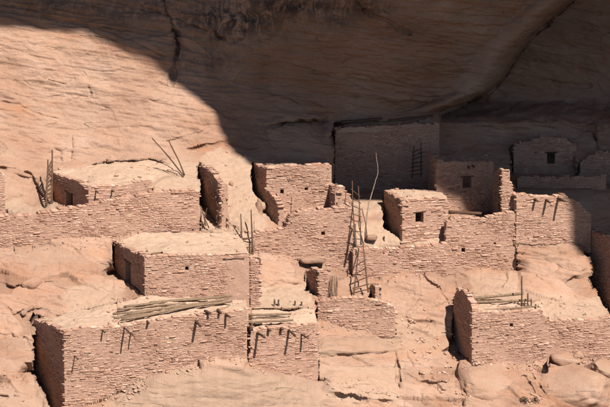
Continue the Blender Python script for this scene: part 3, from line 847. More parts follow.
    if st:
        a = np.array(st)
        m = len(a)
        loc = np.random.default_rng(seed)
        cu = np.array([-1, 1, 1, -1]) * .5; cz = np.array([-1, -1, 1, 1]) * .5
        rings = []
        for q in range(3):
            jit_u = loc.uniform(-.014, .014, (m, 4)); jit_z = loc.uniform(-.011, .011, (m, 4))
            ins = (0.0, 0.0, .022)[q]
            uu = a[:, 0:1] + cu[None] * np.maximum(a[:, 2:3] - 2 * ins, .03) + jit_u
            zz_ = a[:, 1:2] + cz[None] * np.maximum(a[:, 3:4] - 1.3 * ins, .02) + jit_z
            if q == 0: dd = np.repeat(-a[:, 5:6], 4, 1)
            elif q == 1: dd = a[:, 4:5] - .022 + loc.uniform(-.01, .01, (m, 4))
            else: dd = a[:, 4:5] + .006 + loc.uniform(-.012, .012, (m, 4))
            sg = a[:, 6:7]
            dd = np.where(sg > 0, dd, -th - dd)
            rings.append(np.stack([A[0] + U[0] * uu + n[0] * dd, A[1] + U[1] * uu + n[1] * dd, zz_], -1))
        vv = np.stack(rings, 1).reshape(-1, 3)          # per stone 12 verts
        fl = [(8, 9, 10, 11)]
        for r0 in (0, 4):
            for i in range(4):
                j = (i + 1) % 4
                fl.append((r0 + i, r0 + j, r0 + 4 + j, r0 + 4 + i))
        ff = (np.arange(m)[:, None, None] * 12 + np.array(fl)[None]).reshape(-1, 4)
        sm = make_mesh("masonry_stones", vv, ff)
        at = sm.attributes.new("rnd", 'FLOAT', 'POINT')
        rv = np.clip(loc.normal(.52, .24, m), 0, 1)
        at.data.foreach_set("value", np.repeat(rv, 12).astype(np.float32))
        link("masonry_stones", sm, M_STONE, o, kind="stuff")
    SPEC[key].update(A=A, U=U, n=n, L=L, u_of=u_of, Y_of=Y_of, holes_w=holes)
    return o


UNIT = np.array([(-1, -1, -1), (1, -1, -1), (1, 1, -1), (-1, 1, -1), (-1, -1, 1), (1, -1, 1), (1, 1, 1), (-1, 1, 1)], float) * .5
UFC = np.array([(0, 3, 2, 1), (4, 5, 6, 7), (0, 1, 5, 4), (1, 2, 6, 5), (2, 3, 7, 6), (3, 0, 4, 7)])


def chunks(name, where, smin, smax, g):
    vs = []
    for c in where:
        s_ = smin + (smax - smin) * g.random() ** 3
        q_ = UNIT * np.array([s_, s_ * g.uniform(.5, .9), s_ * g.uniform(.3, .6)]) * g.uniform(.75, 1.1, (8, 3))
        an = g.uniform(0, 6.28); ti = g.normal() * .25
        q_ = np.stack([q_[:, 0] * math.cos(an) - q_[:, 1] * math.sin(an), q_[:, 0] * math.sin(an) + q_[:, 1] * math.cos(an), q_[:, 2] + q_[:, 0] * ti], -1)
        vs.append(c + q_ + np.array([0, 0, s_ * .1]))
    cnt = len(vs)
    me_ = make_mesh(name, np.concatenate(vs), (np.arange(cnt)[:, None, None] * 8 + UFC[None]).reshape(-1, 4))
    at_ = me_.attributes.new("rnd", 'FLOAT', 'POINT')
    at_.data.foreach_set("value", np.repeat(np.clip(g.normal(.7, .25, cnt), 0, 1), 8).astype(np.float32))
    return me_


def build_roof(key, parent, mat=None, mound=.12, debris=24):
    q = ROOFS[key]
    W = np.array([P(*c) for c in q]).reshape(-1, 3)
    cen = W.mean(0)
    vs, fs = [], []
    m = len(W); K = 26; Sg = 26
    for i in range(m):
        a, b = W[i], W[(i + 1) % m]
        base = len(vs)
        for r in range(K + 1):
            f = r / K
            for s_ in range(Sg + 1):
                e = a + (b - a) * s_ / Sg
                p = cen + (e - cen) * f
                vs.append(p + np.array([0, 0, mound * (1 - f * f)]))
        for r in range(K):
            for s_ in range(Sg):
                k0 = base + r * (Sg + 1) + s_
                fs.append((k0, k0 + Sg + 1, k0 + Sg + 2, k0 + 1))
        sk = len(vs)
        for s_ in range(Sg + 1):
            e = a + (b - a) * s_ / Sg
            vs.append(e); vs.append(e - np.array([0, 0, .3]))
        for s_ in range(Sg):
            fs.append((sk + 2 * s_, sk + 2 * s_ + 1, sk + 2 * s_ + 3, sk + 2 * s_ + 2))
    v = np.array(vs)
    v[:, 2] += .08 * fbm(v[:, 0] * 1.1, v[:, 1] * 1.1, v[:, 2] * 0, 5, .6) + .03 * fbm(v[:, 0] * 4, v[:, 1] * 4, v[:, 2] * 0, 2)
    me = make_mesh("roof", v, fs, True)
    o = link("roof", me, mat or M_ROOF, parent)
    g = np.random.default_rng(len(key) * 7 + ord(key[1]) + int(W[0][0] * 10) % 50)
    nv = m * (K + 1) * (Sg + 1)
    top_v = v[:0]
    rows = []
    for i in range(m):
        b0 = i * ((K + 1) * (Sg + 1) + 2 * (Sg + 1))
        rows.append(v[b0:b0 + (K + 1) * (Sg + 1)])
    top_v = np.concatenate(rows)
    wgt = np.linalg.norm(top_v[:, :2] - cen[None, :2], axis=1); wgt = wgt ** 1.5; wgt /= wgt.sum()
    pick = top_v[g.choice(len(top_v), debris * 2, p=wgt)]
    link("roof_debris", chunks("roof_debris", pick, .05, .26, g), M_STONE, o, kind="stuff")
    return o


def tube(pts, radii, sides=7):
    pts = [np.array(p, float) for p in pts]
    vs, fs = [], []
    for i, p in enumerate(pts):
        t = pts[min(i + 1, len(pts) - 1)] - pts[max(i - 1, 0)]
        t /= np.linalg.norm(t) + 1e-9
        up = np.array([0, 0, 1.0]) if abs(t[2]) < .9 else np.array([1.0, 0, 0])
        a = np.cross(t, up); a /= np.linalg.norm(a); b = np.cross(t, a)
        for k_ in range(sides):
            an = 2 * math.pi * k_ / sides
            vs.append(p + radii[i] * (a * math.cos(an) + b * math.sin(an)))
    for i in range(len(pts) - 1):
        for k_ in range(sides):
            j = (k_ + 1) % sides
            fs.append((i * sides + k_, i * sides + j, (i + 1) * sides + j, (i + 1) * sides + k_))
    fs.append(tuple(range(sides))[::-1]); e = (len(pts) - 1) * sides
    fs.append(tuple(e + k_ for k_ in range(sides)))
    return vs, fs


def pole_mesh(name, p0, p1, r0, r1=None, crook=.03, seg=8, seed=0):
    p0 = np.array(p0, float).reshape(3); p1 = np.array(p1, float).reshape(3)
    r1 = r0 * .7 if r1 is None else r1
    rd = random.Random(seed + int(abs(p0[0] * 100)))
    L = np.linalg.norm(p1 - p0)
    ph = [rd.uniform(0, 6.28) for _ in range(4)]
    pts, rad = [], []
    for i in range(seg + 1):
        t = i / seg
        o = crook * L * math.sin(math.pi * t)
        off = np.array([math.sin(3 * t + ph[0]), .5 * math.sin(4 * t + ph[1]), .4 * math.sin(5 * t + ph[2])]) * o
        pts.append(p0 + (p1 - p0) * t + off)
        rad.append((r0 + (r1 - r0) * t) * (1 + .12 * math.sin(9 * t + ph[3])))
    vs, fs = tube(pts, rad)
    return make_mesh(name, vs, fs, True)


def beam(parent, key, px, py, length=.6, r=.07, mat=None, name="roof_beam"):
    s = SPEC[key]
    u = s['u_of'](px); Y = s['Y_of'](u)
    z = float(P(px, py, Y)[2])
    q = s['A'] + s['U'] * u
    p0 = np.array([*(q - s['n'] * .3), z]); p1 = np.array([*(q + s['n'] * length * 1.3), z + random.uniform(-.12, .04)]) + np.array([*(s['U'] * random.uniform(-.12, .12)), 0])
    return link(name, pole_mesh(name, p0, p1, r, r * .9, .015, 6, int(px)), mat or M_WOOD, parent)


def lintel(parent, key, i, h=.09, extra=.14):
    s = SPEC[key]
    u0, u1, z0, z1 = s['holes_w'][i]
    A, U, n = s['A'], s['U'], s['n']
    p0 = A + U * (u0 - extra) - n * .02; p1 = A + U * (u1 + extra) - n * .02
    return link("lintel", pole_mesh("lintel", (*p0, z1 + .03), (*p1, z1 + .03), h * .5, h * .45, .01, 4, 3), M_WOOD, parent)


def wall_base(key):
    s = SPEC[key]
    return P(s['a'][0], float(prof(s['bot'], s['a'][0])), s['a'][1])


def room(keys, label, names, roof=(), cat="stone room", name="stone_room", group=None, mound=.12):
    bpy_root = thing(name, (0, 0, 0), label, cat, group)
    for k_, nm in zip(keys, names):
        build_wall(k_, bpy_root, nm)
    for r_ in roof:
        build_roof(r_, bpy_root, mound=mound)
    return bpy_root


r1 = room(['r1_side', 'r1_front'], "flat roofed stone room at upper left against the sunlit cliff", ["side_wall", "front_wall"], ['r1'])
lintel(r1, 'r1_side', 0)
for px_, py_ in ((98, 190), (114, 190)): beam(r1, 'r1_front', px_, py_, .3, .05)
r2 = room(['r2_side', 'r2_front'], "flat roofed stone room at centre left with a dark doorway in its left side", ["side_wall", "front_wall"], ['r2'])
lintel(r2, 'r2_side', 0)
r3 = room(['r3_side', 'r3_front'], "large stone room at bottom left with beam stubs along its front", ["side_wall", "front_wall"], ['r3', 'r3b'])
for px_, py_, l_, r_ in ((102, 330, .32, .05), (123, 327, .78, .05), (129.5, 332, .5, .04), (196, 320.5, .62, .085), (225, 314, .42, .07), (74, 355, .5, .035), (206, 312, .2, .08), (219, 311, .2, .08), (148, 322.5, .2, .07)):
    beam(r3, 'r3_front', px_, py_, l_, r_)
r4 = room(['r4_side', 'r4_front'], "low stone room left of the pale slab with three long beam shadows", ["side_wall", "front_wall"], ['r4'])
for px_, py_, l_, r_ in ((257.5, 333, .8, .08), (289, 329.5, .75, .07), (301, 334, .55, .06), (268, 328, .2, .08), (281, 328, .2, .08), (252, 328, .15, .09)):
    beam(r4, 'r4_front', px_, py_, l_, r_)
rc = room(['rc_side', 'rc_front'], "sunlit stone room with two small wall holes below the dark alcove", ["side_wall", "front_wall"], ['rc'], mound=.03)
rf = room(['rf_side', 'rf_front'], "broken stepped corner of a stone room left of the tall ladder", ["side_wall", "front_wall"])
re_ = room(['re_side', 're_front'], "small sunlit stone room with one square window right of the tall ladder", ["side_wall", "front_wall"], ['re'], mound=.1)
lintel(re_, 're_front', 0)
rm = room(['rm_front'], "wide reddish stone room in shadow under the alcove roof", ["front_wall"], ['rm'], mound=.03)
rg = room(['rg_side', 'rg_front'], "shaded stone room with a square window behind the terrace", ["side_wall", "front_wall"], ['rg'], mound=.03)
lintel(rg, 'rg_front', 0)
beam(rg, 'rg_front', 467, 165.5, .3, .06); beam(rg, 'rg_front', 471, 165.5, .3, .06)
rn = room(['rn_front'], "small dark stone room with a window deep in the right of the alcove", ["front_wall"], ['rn'], mound=.02)
lintel(rn, 'rn_front', 0)
rh = room(['rh_front'], "stone room front with three projecting beams at the shadow edge", ["front_wall"])
for px_, py_, l_ in ((533, 198.5, .35), (545, 199.5, .5), (556, 198, .75)): beam(rh, 'rh_front', px_, py_, l_, .075)
rq = room(['rq_side', 'rq_front'], "small ruined room corner with a dark side below the terrace", ["side_wall", "front_wall"])
rj = room(['rj_side', 'rj_front'], "stone room at lower right with a log frame on its roof", ["side_wall", "front_wall"], ['rj'], mound=.05)
rp = room(['rp_side'], "tall ragged shaded room side cut by the right edge of the picture", ["side_wall"])
rb = room(['stub_b', 'stub_b_end'], "dark ragged wall stub right of the leaning poles", ["wall_side", "wall_end"], cat="ruined wall", name="ruined_wall")
rgs = room(['stub_g', 'stub_g_end'], "bright ragged wall end beside the shaded room with a window", ["wall_side", "wall_end"], cat="ruined wall", name="ruined_wall")
for k_, nm, lb in (('terrace_left', "terrace_wall", "long terrace wall below the upper left room"), ('terrace_mid', "terrace_wall", "terrace wall with a square hole left of the tall ladder"),
                   ('terrace_e', "terrace_wall", "low terrace wall below the small room with one window"), ('terrace_g', "terrace_wall", "tall terrace wall in front of the shaded room with a window"),
                   ('ledge_wall', "terrace_wall", "rough low wall under the foot of the tall ladder"), ('wall_k', "terrace_wall", "low stone wall above the big half buried boulder at lower right"),
                   ('edge_pier', "ruined_wall", "wall fragment at the left edge of the picture"), ('stub_c', "ruined_wall", "short ragged wall stub in front of the room with two holes"),
                   ('rx_front', "ruined_wall", "broken dim wall at the right edge deep in the alcove shade"), ('rn_low', "ruined_wall", "low dim wall running below the deep right room in shade"),
                   ('pier_mid', "ruined_wall", "narrow stone pier at the right end of the centre left room"), ('stub_s', "ruined_wall", "small wall stub right of the ladder foot")):
    build_wall(k_, None, nm, lb, "terrace wall" if nm == "terrace_wall" else "ruined wall")


# ------------------------------------------------------------------ timber
def pole(label, a, b, r=.04, crook=.02, mat=None, cat="pole", name="wooden_pole", group=None, r1=None):
    p0, p1 = P(*a), P(*b)
    return link(name, pole_mesh(name, p0, p1, r, r1, crook, 10, int(a[0] * 3 + a[1])), mat or M_WOOD, None, label, cat, group)


# leaning poles on the upper left roof
pole("long pole leaning left above the upper left roof", (184, 176, 15.3), (152, 138, 16.2), .045, .015)
pole("shorter leaning pole meeting the long one above the upper left roof", (184.5, 175, 15.4), (169, 141, 17.0), .045, .02)
pole("thin stick lying across the upper left roof", (178, 174, 15.2), (154, 168, 16.5), .02, .01, cat="stick", name="wooden_stick")
pole("small crosspiece stick at the tops of the leaning poles", (166, 141, 16.9), (176, 139, 17.0), .03, .02, cat="stick", name="wooden_stick")
for i, (a, b, lb) in enumerate([((209, 228, 13.0), (200, 206, 13.3), "leftmost leaning stick in front of the dark wall stub"), ((204, 225, 13.0), (207, 208, 13.4), "upright stick in front of the dark wall stub"), ((206, 226, 13.05), (203, 212, 13.2), "short stick between two others before the dark wall stub")]):
    pole(lb, a, b, .035, .02, cat="stick", name="wooden_stick")
pole("upright post with a dark foot below the room with two holes", (290.5, 228, 14.3), (291.5, 195, 14.6), .04, .01, r1=.015, cat="post", name="wooden_post")
pole("thick dark stump at the foot of the upright post", (291, 228, 14.1), (292, 214, 14.3), .09, .02, M_DARKWOOD, cat="post", name="wooden_post")


def ladder(label, rails, rungs, r=.05, mat=None, group=None, over=.12):
    """rails: two lists of (px,py,Y) points; rungs: fractions along"""
    mat = mat or M_WOOD
    root = thing("ladder", (0, 0, 0), label, "ladder", group)
    RW = [[P(*p) for p in rl] for rl in rails]
    for rl in RW:
        pts, rad = [], []
        for i in range(len(rl) - 1):
            for t in np.linspace(0, 1, 6, endpoint=(i == len(rl) - 2)):
                pts.append(rl[i] + (rl[i + 1] - rl[i]) * t + np.array([random.uniform(-.012, .012), random.uniform(-.01, .01), 0]))
        m = len(pts)
        rad = [r * (1.1 - .5 * i / m) for i in range(m)]
        link("rail", make_mesh("rail", *tube(pts, rad), True), mat, root)
    def at(rl, f):
        return rl[0] + (rl[1] - rl[0]) * f
    for f in rungs:
        a, b = at(RW[0], f), at(RW[1], min(1, f + random.uniform(-.02, .02)))
        d = (b - a) / np.linalg.norm(b - a)
        link("rung", pole_mesh("rung", a - d * over, b + d * over, r * .75, r * .7, .02, 5, int(f * 100)), mat, root)
    return root


ladder("two pole ladder standing left of the terrace wall with the square hole", [[(241.5, 253, 11.8), (241, 214, 12.8)], [(252.5, 252, 11.9), (251, 210, 12.9)]], [.12, .33, .36], .05)
ladder("lower ladder of the tall pair, standing on the rough low wall", [[(353.5, 295, 10.2), (359, 248, 13.9)], [(368, 292, 10.4), (362.5, 241, 14.2)]], [.05, .15, .27, .44, .63], .045)
ladder("upper ladder of the tall pair, reaching into the shadow", [[(355, 247, 13.9), (352, 181, 15.5)], [(361, 245, 14.0), (358.5, 186, 15.4)]], [.12, .24, .4, .5, .62, .74, .86], .036)
pole("short dark post at the foot of the upper ladder", (355.5, 246, 13.8), (355, 224, 14.6), .07, .02, M_DARKWOOD, "post", "wooden_post")
root = None
pts = [P(*q) for q in ((365, 238, 14.9), (366.5, 220, 15.2), (369, 203, 15.6), (373, 190, 15.9), (375.5, 181, 16.0), (378, 172, 16.1), (377, 162, 16.2), (376, 153, 16.3))]
cp = []
for i in range(len(pts) - 1):
    a0, a1, a2, a3 = pts[max(i - 1, 0)], pts[i], pts[i + 1], pts[min(i + 2, len(pts) - 1)]
    for t in np.linspace(0, 1, 5, endpoint=False):
        cp.append(.5 * ((2 * a1) + (a2 - a0) * t + (2 * a0 - 5 * a1 + 4 * a2 - a3) * t * t + (3 * a1 - a0 - 3 * a2 + a3) * t ** 3) + np.array([random.uniform(-.012, .012), 0, 0]))
cp.append(pts[-1])
link("crooked_pole", make_mesh("crooked_pole", *tube(cp, [.042 - .03 * i / len(cp) for i in range(len(cp))]), True), M_TWIG, None, "tall crooked pale pole beside the upper ladder", "pole")
pole("thin slanted stick beside the tall crooked pole", (367, 237, 14.8), (362, 208, 15.0), .03, .03, cat="stick", name="wooden_stick")
ladder("steep narrow ladder against the rock left of the upper left room", [[(46, 206, 12.3), (48, 160, 14.6)], [(52, 205, 12.4), (52, 150, 15.0)]], [.08, .16, .24, .32, .4, .48, .56, .64, .72, .8], .06, M_WOOD, over=.03)
ladder("dark ladder in shadow before the wide reddish room", [[(412, 178, 22.6), (414, 146, 24.0)], [(421, 177, 22.7), (421, 143, 24.2)]], [.1, .22, .34, .46, .58, .7, .82], .042, M_DARKWOOD)


def log(parent, a, b, r, mat=None, name="log", crook=.012, fwd=0.0, **kw):
    return link(name, pole_mesh(name, P(a[0], a[1], a[2] - fwd), P(b[0], b[1], b[2] - fwd), r, r * .85, crook, 12, int(a[0] + a[1] * 7)), mat or M_LOG, parent, **kw)


# fallen roof logs lying between room 2 and room 3
for (a, b, r, lb) in [((122, 319.5, 2.9), (232, 301, 6.0), .085, "longest grey log at the front of the pile above the bottom left room"),
                      ((113, 314, 4.0), (205, 304, 5.6), .075, "second log from the front of the pile above the bottom left room"),
                      ((128, 314.5, 4.0), (229, 298.5, 6.7), .07, "third log from the front of the pile above the bottom left room"),
                      ((117, 309.5, 4.9), (186, 303.5, 5.8), .06, "short thin log in the middle of the pile above the bottom left room"),
                      ((124, 306.5, 5.4), (222, 297, 7.0), .075, "log just below the topmost one above the bottom left room"),
                      ((150, 303, 5.9), (232, 295.6, 7.2), .085, "topmost dark log resting against the centre left room"),
                      ((114, 318, 3.3), (160, 312.5, 4.3), .06, "short log at the left end of the pile above the bottom left room"),
                      ((168, 311, 4.2), (214, 303.5, 5.5), .05, "thin stick at the right of the pile above the bottom left room")]:
    log(None, a, b, r, fwd=.75, crook=.02, label=lb, cat="log", group="fallen roof logs above the bottom left room")
for (a, b, r, lb) in [((249, 315, 7.0), (291, 314, 7.8), .075, "upper short log on the low room left of the pale slab"), ((249, 322.5, 5.9), (293, 320, 7.0), .075, "lower short log on the low room left of the pale slab"), ((252, 318.5, 6.4), (284, 317.5, 7.1), .05, "middle thin short log on the low room left of the pale slab")]:
    log(None, a, b, r, fwd=.8, crook=.02, label=lb, cat="log", group="short logs on the low room")
# log frame on room J
fr_ = thing("timber_frame", (0, 0, 0), "frame of grey logs and short posts on the lower right room", "timber frame")
log(fr_, (471, 298.5, 11.9), (523, 293.5, 12.9), .09); log(fr_, (472, 302.5, 11.2), (531, 300.0, 12.3), .085); log(fr_, (473, 311, 10.0), (535, 306.5, 11.4), .07)
log(fr_, (466, 293.5, 12.3), (473, 293, 12.3), .06)
for px_, b_, t_ in ((521.5, 307, 276), (527.5, 309, 293), (514.5, 310, 302), (518, 310, 301), (524.5, 310, 300), (531, 309.5, 299), (535.5, 308.5, 304)):
    link("post", pole_mesh("post", P(px_, b_, 11.8), P(px_ + .3, t_, 12.0), .05, .04, .01, 5, int(px_)), M_WOOD, fr_)
# beams on the shaded terrace
log(None, (449, 212, 18.2), (492, 214, 18.9), .10, M_WOOD, name="wooden_beam", label="beam lying along the shaded terrace below the square window", cat="beam")
log(None, (341, 122.5, 24.2), (382, 118.5, 24.6), .10, M_DARKWOOD, name="wooden_beam", label="dark beam over the left half of the wide reddish room", cat="beam")
log(None, (388, 121, 24.6), (433, 115.5, 25.2), .10, M_DARKWOOD, name="wooden_beam", label="dark beam over the right half of the wide reddish room", cat="beam")
# row of sticks on the roof edge of room 2, jacal posts by room Q
log(None, (225, 254.8, 7.2), (247, 253.6, 7.5), .03, M_WOOD, name="wooden_stick", label="stick lying on the front roof edge of the centre left room", cat="stick")
jp = thing("wattle_panel", (0, 0, 0), "panel of thin upright sticks beside the small ruined room corner", "wattle panel")
for i in range(8):
    px_ = 329.5 + i * 1.1
    link("stick", pole_mesh("stick", P(px_, 305, 9.75), P(px_ + random.uniform(-.8, .8), random.uniform(274, 281), 9.95), .03, .022, .015, 6, i), M_LOG if i % 3 else M_WOOD, jp)
for i, (px_, t_, b_, lb) in enumerate([(274.5, 299, 304, "taller of two little stakes on the sandy ledge by the stone pier"), (278.5, 299.5, 304.5, "shorter of two little stakes on the sandy ledge by the stone pier"), (295, 300.5, 304, "lone little stake in the middle of the sandy ledge"), (301.5, 301.5, 304.5, "little stake on the sandy ledge before the ruined room corner"), (384, 236, 241, "little stake on the terrace beside the small room with one window")]):
    Y_ = ground_Y(px_, b_)
    pole(lb, (px_, b_ + 1, Y_), (px_, t_, Y_ + .05), .06, .01, M_DARKWOOD, "stake", "wooden_stake")


# ------------------------------------------------------------------ boulders and rubble
def boulder(label, px, py, Y, size, rot=0.0, seed=1, name="boulder", cat="boulder", sub=5, cuts=14, tilt=(0, 0), mat=None, group=None, parent=None):
    import bmesh
    bm = bmesh.new()
    bmesh.ops.create_icosphere(bm, subdivisions=sub, radius=1.0)
    v = np.array([q.co[:] for q in bm.verts])
    fs = [tuple(q.index for q in f.verts) for f in bm.faces]
    bm.free()
    g = np.random.default_rng(seed)
    v = np.sign(v) * np.abs(v) ** .5
    for _ in range(cuts):
        n = g.normal(size=3); n /= np.linalg.norm(n)
        d = g.uniform(.62, 1.0)
        ov = np.maximum(v @ n - d, 0)
        v -= ov[:, None] * n[None]
    v *= (1 + .06 * fbm(v[:, 0] * 1.7 + seed, v[:, 1] * 1.7, v[:, 2] * 1.7, 4) + .035 * fbm(v[:, 0] * 6 + seed, v[:, 1] * 6, v[:, 2] * 9, 3))[:, None]
    v *= np.array(size)[None] * .5
    c, s = math.cos(tilt[1]), math.sin(tilt[1])
    v = np.stack([v[:, 0] * c + v[:, 2] * s, v[:, 1], -v[:, 0] * s + v[:, 2] * c], -1)
    c, s = math.cos(tilt[0]), math.sin(tilt[0])
    v = np.stack([v[:, 0], v[:, 1] * c - v[:, 2] * s, v[:, 1] * s + v[:, 2] * c], -1)
    c, s = math.cos(rot), math.sin(rot)
    v = np.stack([v[:, 0] * c - v[:, 1] * s, v[:, 0] * s + v[:, 1] * c, v[:, 2]], -1)
    bme = make_mesh(name, v, fs, True)
    a_ = bme.attributes.new("cell", 'FLOAT', 'POINT'); a_.data.foreach_set("value", np.full(len(v), .5 + .3 * (g.random() - .5), np.float32))
    a_ = bme.color_attributes.new("mask", 'FLOAT_COLOR', 'POINT'); a_.data.foreach_set("color", np.tile(np.array([0, 0, 0, .6], np.float32), len(v)))
    o = link(name, bme, mat or M_CLIFF, parent, label, cat, group)
    o.location = P(px, py, Y)
    return o


def boulder_material():
    m, nt, bs = nodes("boulder_sandstone")
    base = ramp(nt, noise(nt, mapped(nt, (1, 1, 1)), 0.8, 8, 0.65), [(0.3, (0.29, 0.168, 0.112)), (0.7, (0.385, 0.25, 0.178))])
    c = mix(nt, 0.4, base, ramp(nt, noise(nt, mapped(nt, (1, 1, 2.5)), 5, 8, 0.7), [(0.3, (0.36, 0.35, 0.35)), (0.65, (0.57, 0.56, 0.56))]), 'OVERLAY')
    toned(nt, c, bs)
    bs.inputs["Roughness"].default_value = 0.95
    bs.inputs["Specular IOR Level"].default_value = 0.15
    nt.links.new(bump(nt, noise(nt, mapped(nt, (1, 1, 2.2)), 3, 12, 0.76), 0.8, 0.14), bs.inputs["Normal"])
    return m


M_BOULDER = boulder_material()
boulder("broad smooth boulder below the lower right stone room", 496, 386, 9.3, (4.8, 4.2, 2.6), .15, 3, tilt=(.5, .1))
boulder("big half buried boulder at bottom right below the perched stone", 570, 392, 10.4, (4.8, 4.4, 3.2), -.2, 8, tilt=(.45, -.12), cuts=9)
boulder("smaller rounded stone perched behind the big half buried boulder", 566, 359, 10.9, (1.8, 1.4, .7), .1, 14, sub=3)
boulder("small stone beside the perched stone behind the big half buried boulder", 578, 356, 11.0, (.8, .7, .55), .5, 21, sub=3)
boulder("boulder at the right edge below the low stone wall", 606, 372, 11.2, (2.8, 2.6, 1.5), .2, 30, tilt=(.1, .15))
boulder("pale block in the middle of the lower slope left of the broad smooth boulder", 428, 349, 11.4, (3.4, 2.4, 1.4), .1, 41, tilt=(.35, .05))
boulder("angular block lower on the slope left of the broad smooth boulder", 413, 374, 9.6, (2.4, 2.2, 1.5), -.3, 45, tilt=(.2, .1))
boulder("low block at the foot of the slope left of the broad smooth boulder", 447, 388, 8.3, (2.6, 2.0, 1.2), .2, 52, tilt=(.2, -.1))
boulder("lens shaped slab on the edge of the middle terrace wall", 313, 259, 13.7, (1.5, 1.1, .4), .1, 61, sub=3, cuts=4, tilt=(0, -.05))
boulder("small standing stone on the sandy slope before the wall stub", 259, 207, 15.2, (.45, .4, 1.25), .2, 71, name="standing_stone", cat="stone", sub=3)
boulder("flat pale slab on the sandy slope right of the dark stub", 231, 184, 16.8, (.3, .25, .4), .2, 75, name="standing_stone", cat="stone", sub=3)
boulder("pale stones block at the right end of the rough low wall", 388, 312, 10.2, (.7, .7, .6), .3, 83, sub=3)
boulder("square block on the terrace beside the crooked pole", 372, 237.5, 15.2, (.7, .5, .3), .1, 90, name="stone_block", cat="stone", sub=3, cuts=3)
boulder("thin slab on the roof edge of the upper left room", 110, 160.5, 18.0, (.5, .3, .28), .1, 95, name="stone_block", cat="stone", sub=3)


def rubble(name, label, regions, seed):
    g = np.random.default_rng(seed)
    unit = np.array([(-1, -1, -1), (1, -1, -1), (1, 1, -1), (-1, 1, -1), (-1, -1, 1), (1, -1, 1), (1, 1, 1), (-1, 1, 1)], float) * .5
    fc = np.array([(0, 3, 2, 1), (4, 5, 6, 7), (0, 1, 5, 4), (1, 2, 6, 5), (2, 3, 7, 6), (3, 0, 4, 7)])
    vs, cnt = [], 0
    for (x0, y0, x1, y1, slope, hw, n, smin, smax) in regions:
        for _ in range(int(n * .75)):
            t = g.random()
            px_ = x0 + (x1 - x0) * t; py_ = y0 + (y1 - y0) * t + g.normal() * hw
            i = int(np.searchsorted(PXS, px_)); j = int(np.clip(np.searchsorted(PYS, py_), 0, RY - 1))
            c = V[j, i]
            s = (smin + (smax - smin) * g.random() ** 3) * .7
            q = unit * np.array([s, s * g.uniform(.5, .9), s * g.uniform(.35, .7)])
            q = q * g.uniform(.75, 1.1, (8, 3))
            an = g.uniform(0, 6.28); ti = g.normal() * .3
            ca_, sa = math.cos(an), math.sin(an)
            q = np.stack([q[:, 0] * ca_ - q[:, 1] * sa, q[:, 0] * sa + q[:, 1] * ca_, q[:, 2] + q[:, 0] * ti], -1)
            vs.append(c + q + np.array([0, 0, s * .12]))
            cnt += 1
    v = np.concatenate(vs)
    f = (np.arange(cnt)[:, None, None] * 8 + fc[None]).reshape(-1, 4)
    me = make_mesh(name, v, f)
    at = me.attributes.new("rnd", 'FLOAT', 'POINT')
    at.data.foreach_set("value", np.repeat(np.clip(g.normal(.75, .2, cnt), 0, 1), 8).astype(np.float32))
    link(name, me, M_STONE, None, label, "rubble", None, "stuff")


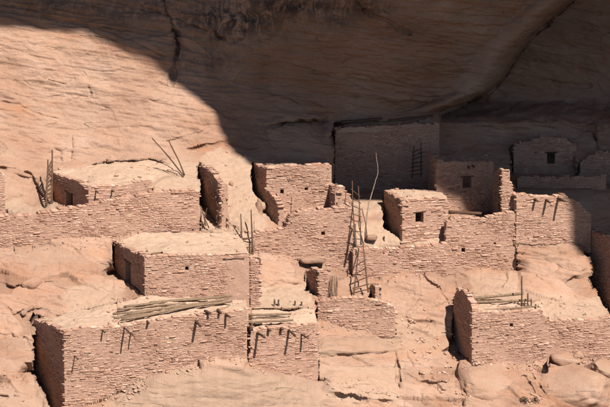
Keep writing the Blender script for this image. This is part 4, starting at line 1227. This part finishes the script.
rubble("rubble", "loose broken stones scattered over ledges, slopes and wall feet", [
    (80, 404, 150, 382, 0, 5, 160, .1, .32), (150, 372, 215, 358, 0, 4, 160, .1, .3), (205, 352, 275, 368, 0, 4, 120, .1, .35), (0, 330, 33, 345, 0, 8, 40, .06, .18), (0, 385, 60, 400, 0, 10, 60, .08, .25),
    (112, 306, 130, 300, 0, 4, 70, .1, .3), (255, 305, 318, 306, 0, 2, 60, .08, .22), (254, 256, 300, 257, 0, 2, 50, .08, .25), (320, 324, 395, 338, 0, 3, 60, .08, .25), (395, 320, 455, 335, 0, 8, 120, .08, .3),
    (400, 345, 455, 375, 0, 14, 140, .08, .35), (325, 384, 400, 400, 0, 5, 90, .08, .28), (475, 362, 545, 366, 0, 3, 120, .1, .35), (545, 356, 612, 358, 0, 3, 60, .1, .35), (520, 395, 545, 402, 0, 5, 40, .1, .3),
    (515, 243, 585, 250, 0, 4, 40, .06, .2), (385, 277, 450, 275, 0, 3, 40, .06, .2), (225, 160, 265, 200, 0, 15, 70, .06, .2), (205, 228, 255, 232, 0, 3, 50, .08, .25), (60, 242, 115, 245, 0, 4, 60, .06, .2), (0, 247, 60, 243, 0, 3, 50, .08, .2),
    (60, 310, 110, 318, 0, 6, 40, .06, .15), (548, 305, 600, 312, 0, 5, 60, .06, .2), (360, 238, 445, 244, 0, 3, 40, .05, .14), (10, 208, 50, 205, 0, 3, 30, .05, .15), (150, 400, 320, 404, 0, 6, 10, .06, .15), (440, 390, 470, 400, 0, 6, 40, .08, .3),
], 5)


def shrub(label, px, py, r, seed):
    g = np.random.default_rng(seed)
    c = ground(px, py)
    root = thing("shrub", c, label, "shrub")
    vs, fs = [], []
    for k_ in range(260):
        d = g.normal(size=3); d /= np.linalg.norm(d); d[2] = abs(d[2])
        p = d * r * g.random() ** .4
        a = g.normal(size=3); a /= np.linalg.norm(a); b = np.cross(a, d); b /= np.linalg.norm(b) + 1e-6
        l = r * .22
        i = len(vs)
        vs.extend([p - b * l * .3, p + a * l, p + b * l * .3])
        fs.append((i, i + 1, i + 2))
    o = link("foliage", make_mesh("foliage", vs, fs), M_LEAF); o.parent = root
    vs, fs = [], []
    for k_ in range(7):
        d = g.normal(size=3); d[2] = abs(d[2]) + .6; d /= np.linalg.norm(d)
        a, b = tube([(0, 0, -.05), d * r * .5, d * r * .9], [.02, .014, .006], 5)
        n0 = len(vs); vs.extend(a); fs.extend([tuple(q + n0 for q in f) for f in b])
    o = link("stems", make_mesh("stems", vs, fs), M_WOOD); o.parent = root


shrub("left one of two tiny dark shrubs below the broad smooth boulder", 524, 401, .3, 1)
shrub("right one of two tiny dark shrubs below the broad smooth boulder", 535, 401, .28, 2)
shrub("small dry shrub on the bedrock at the foot of the bottom left room", 84, 404, .3, 3)

# things of one kind share a group
GROUPS = {"stone_room": "stone rooms of the cliff dwelling", "terrace_wall": "masonry terrace walls", "ruined_wall": "ruined wall stubs", "ladder": "wooden ladders",
          "boulder": "boulders and fallen blocks", "wooden_pole": "leaning poles on the roof", "wooden_stick": "loose wooden sticks", "wooden_post": "short wooden posts",
          "wooden_beam": "loose beams on the terraces", "wooden_stake": "little stakes on the ledges", "standing_stone": "stones set on the sandy slope", "stone_block": "loose stone blocks", "shrub": "tiny dry shrubs"}
for o in bpy.data.objects:
    if o.parent is None and "group" not in o.keys():
        g_ = GROUPS.get(o.name.split(".")[0])
        if g_: o["group"] = g_
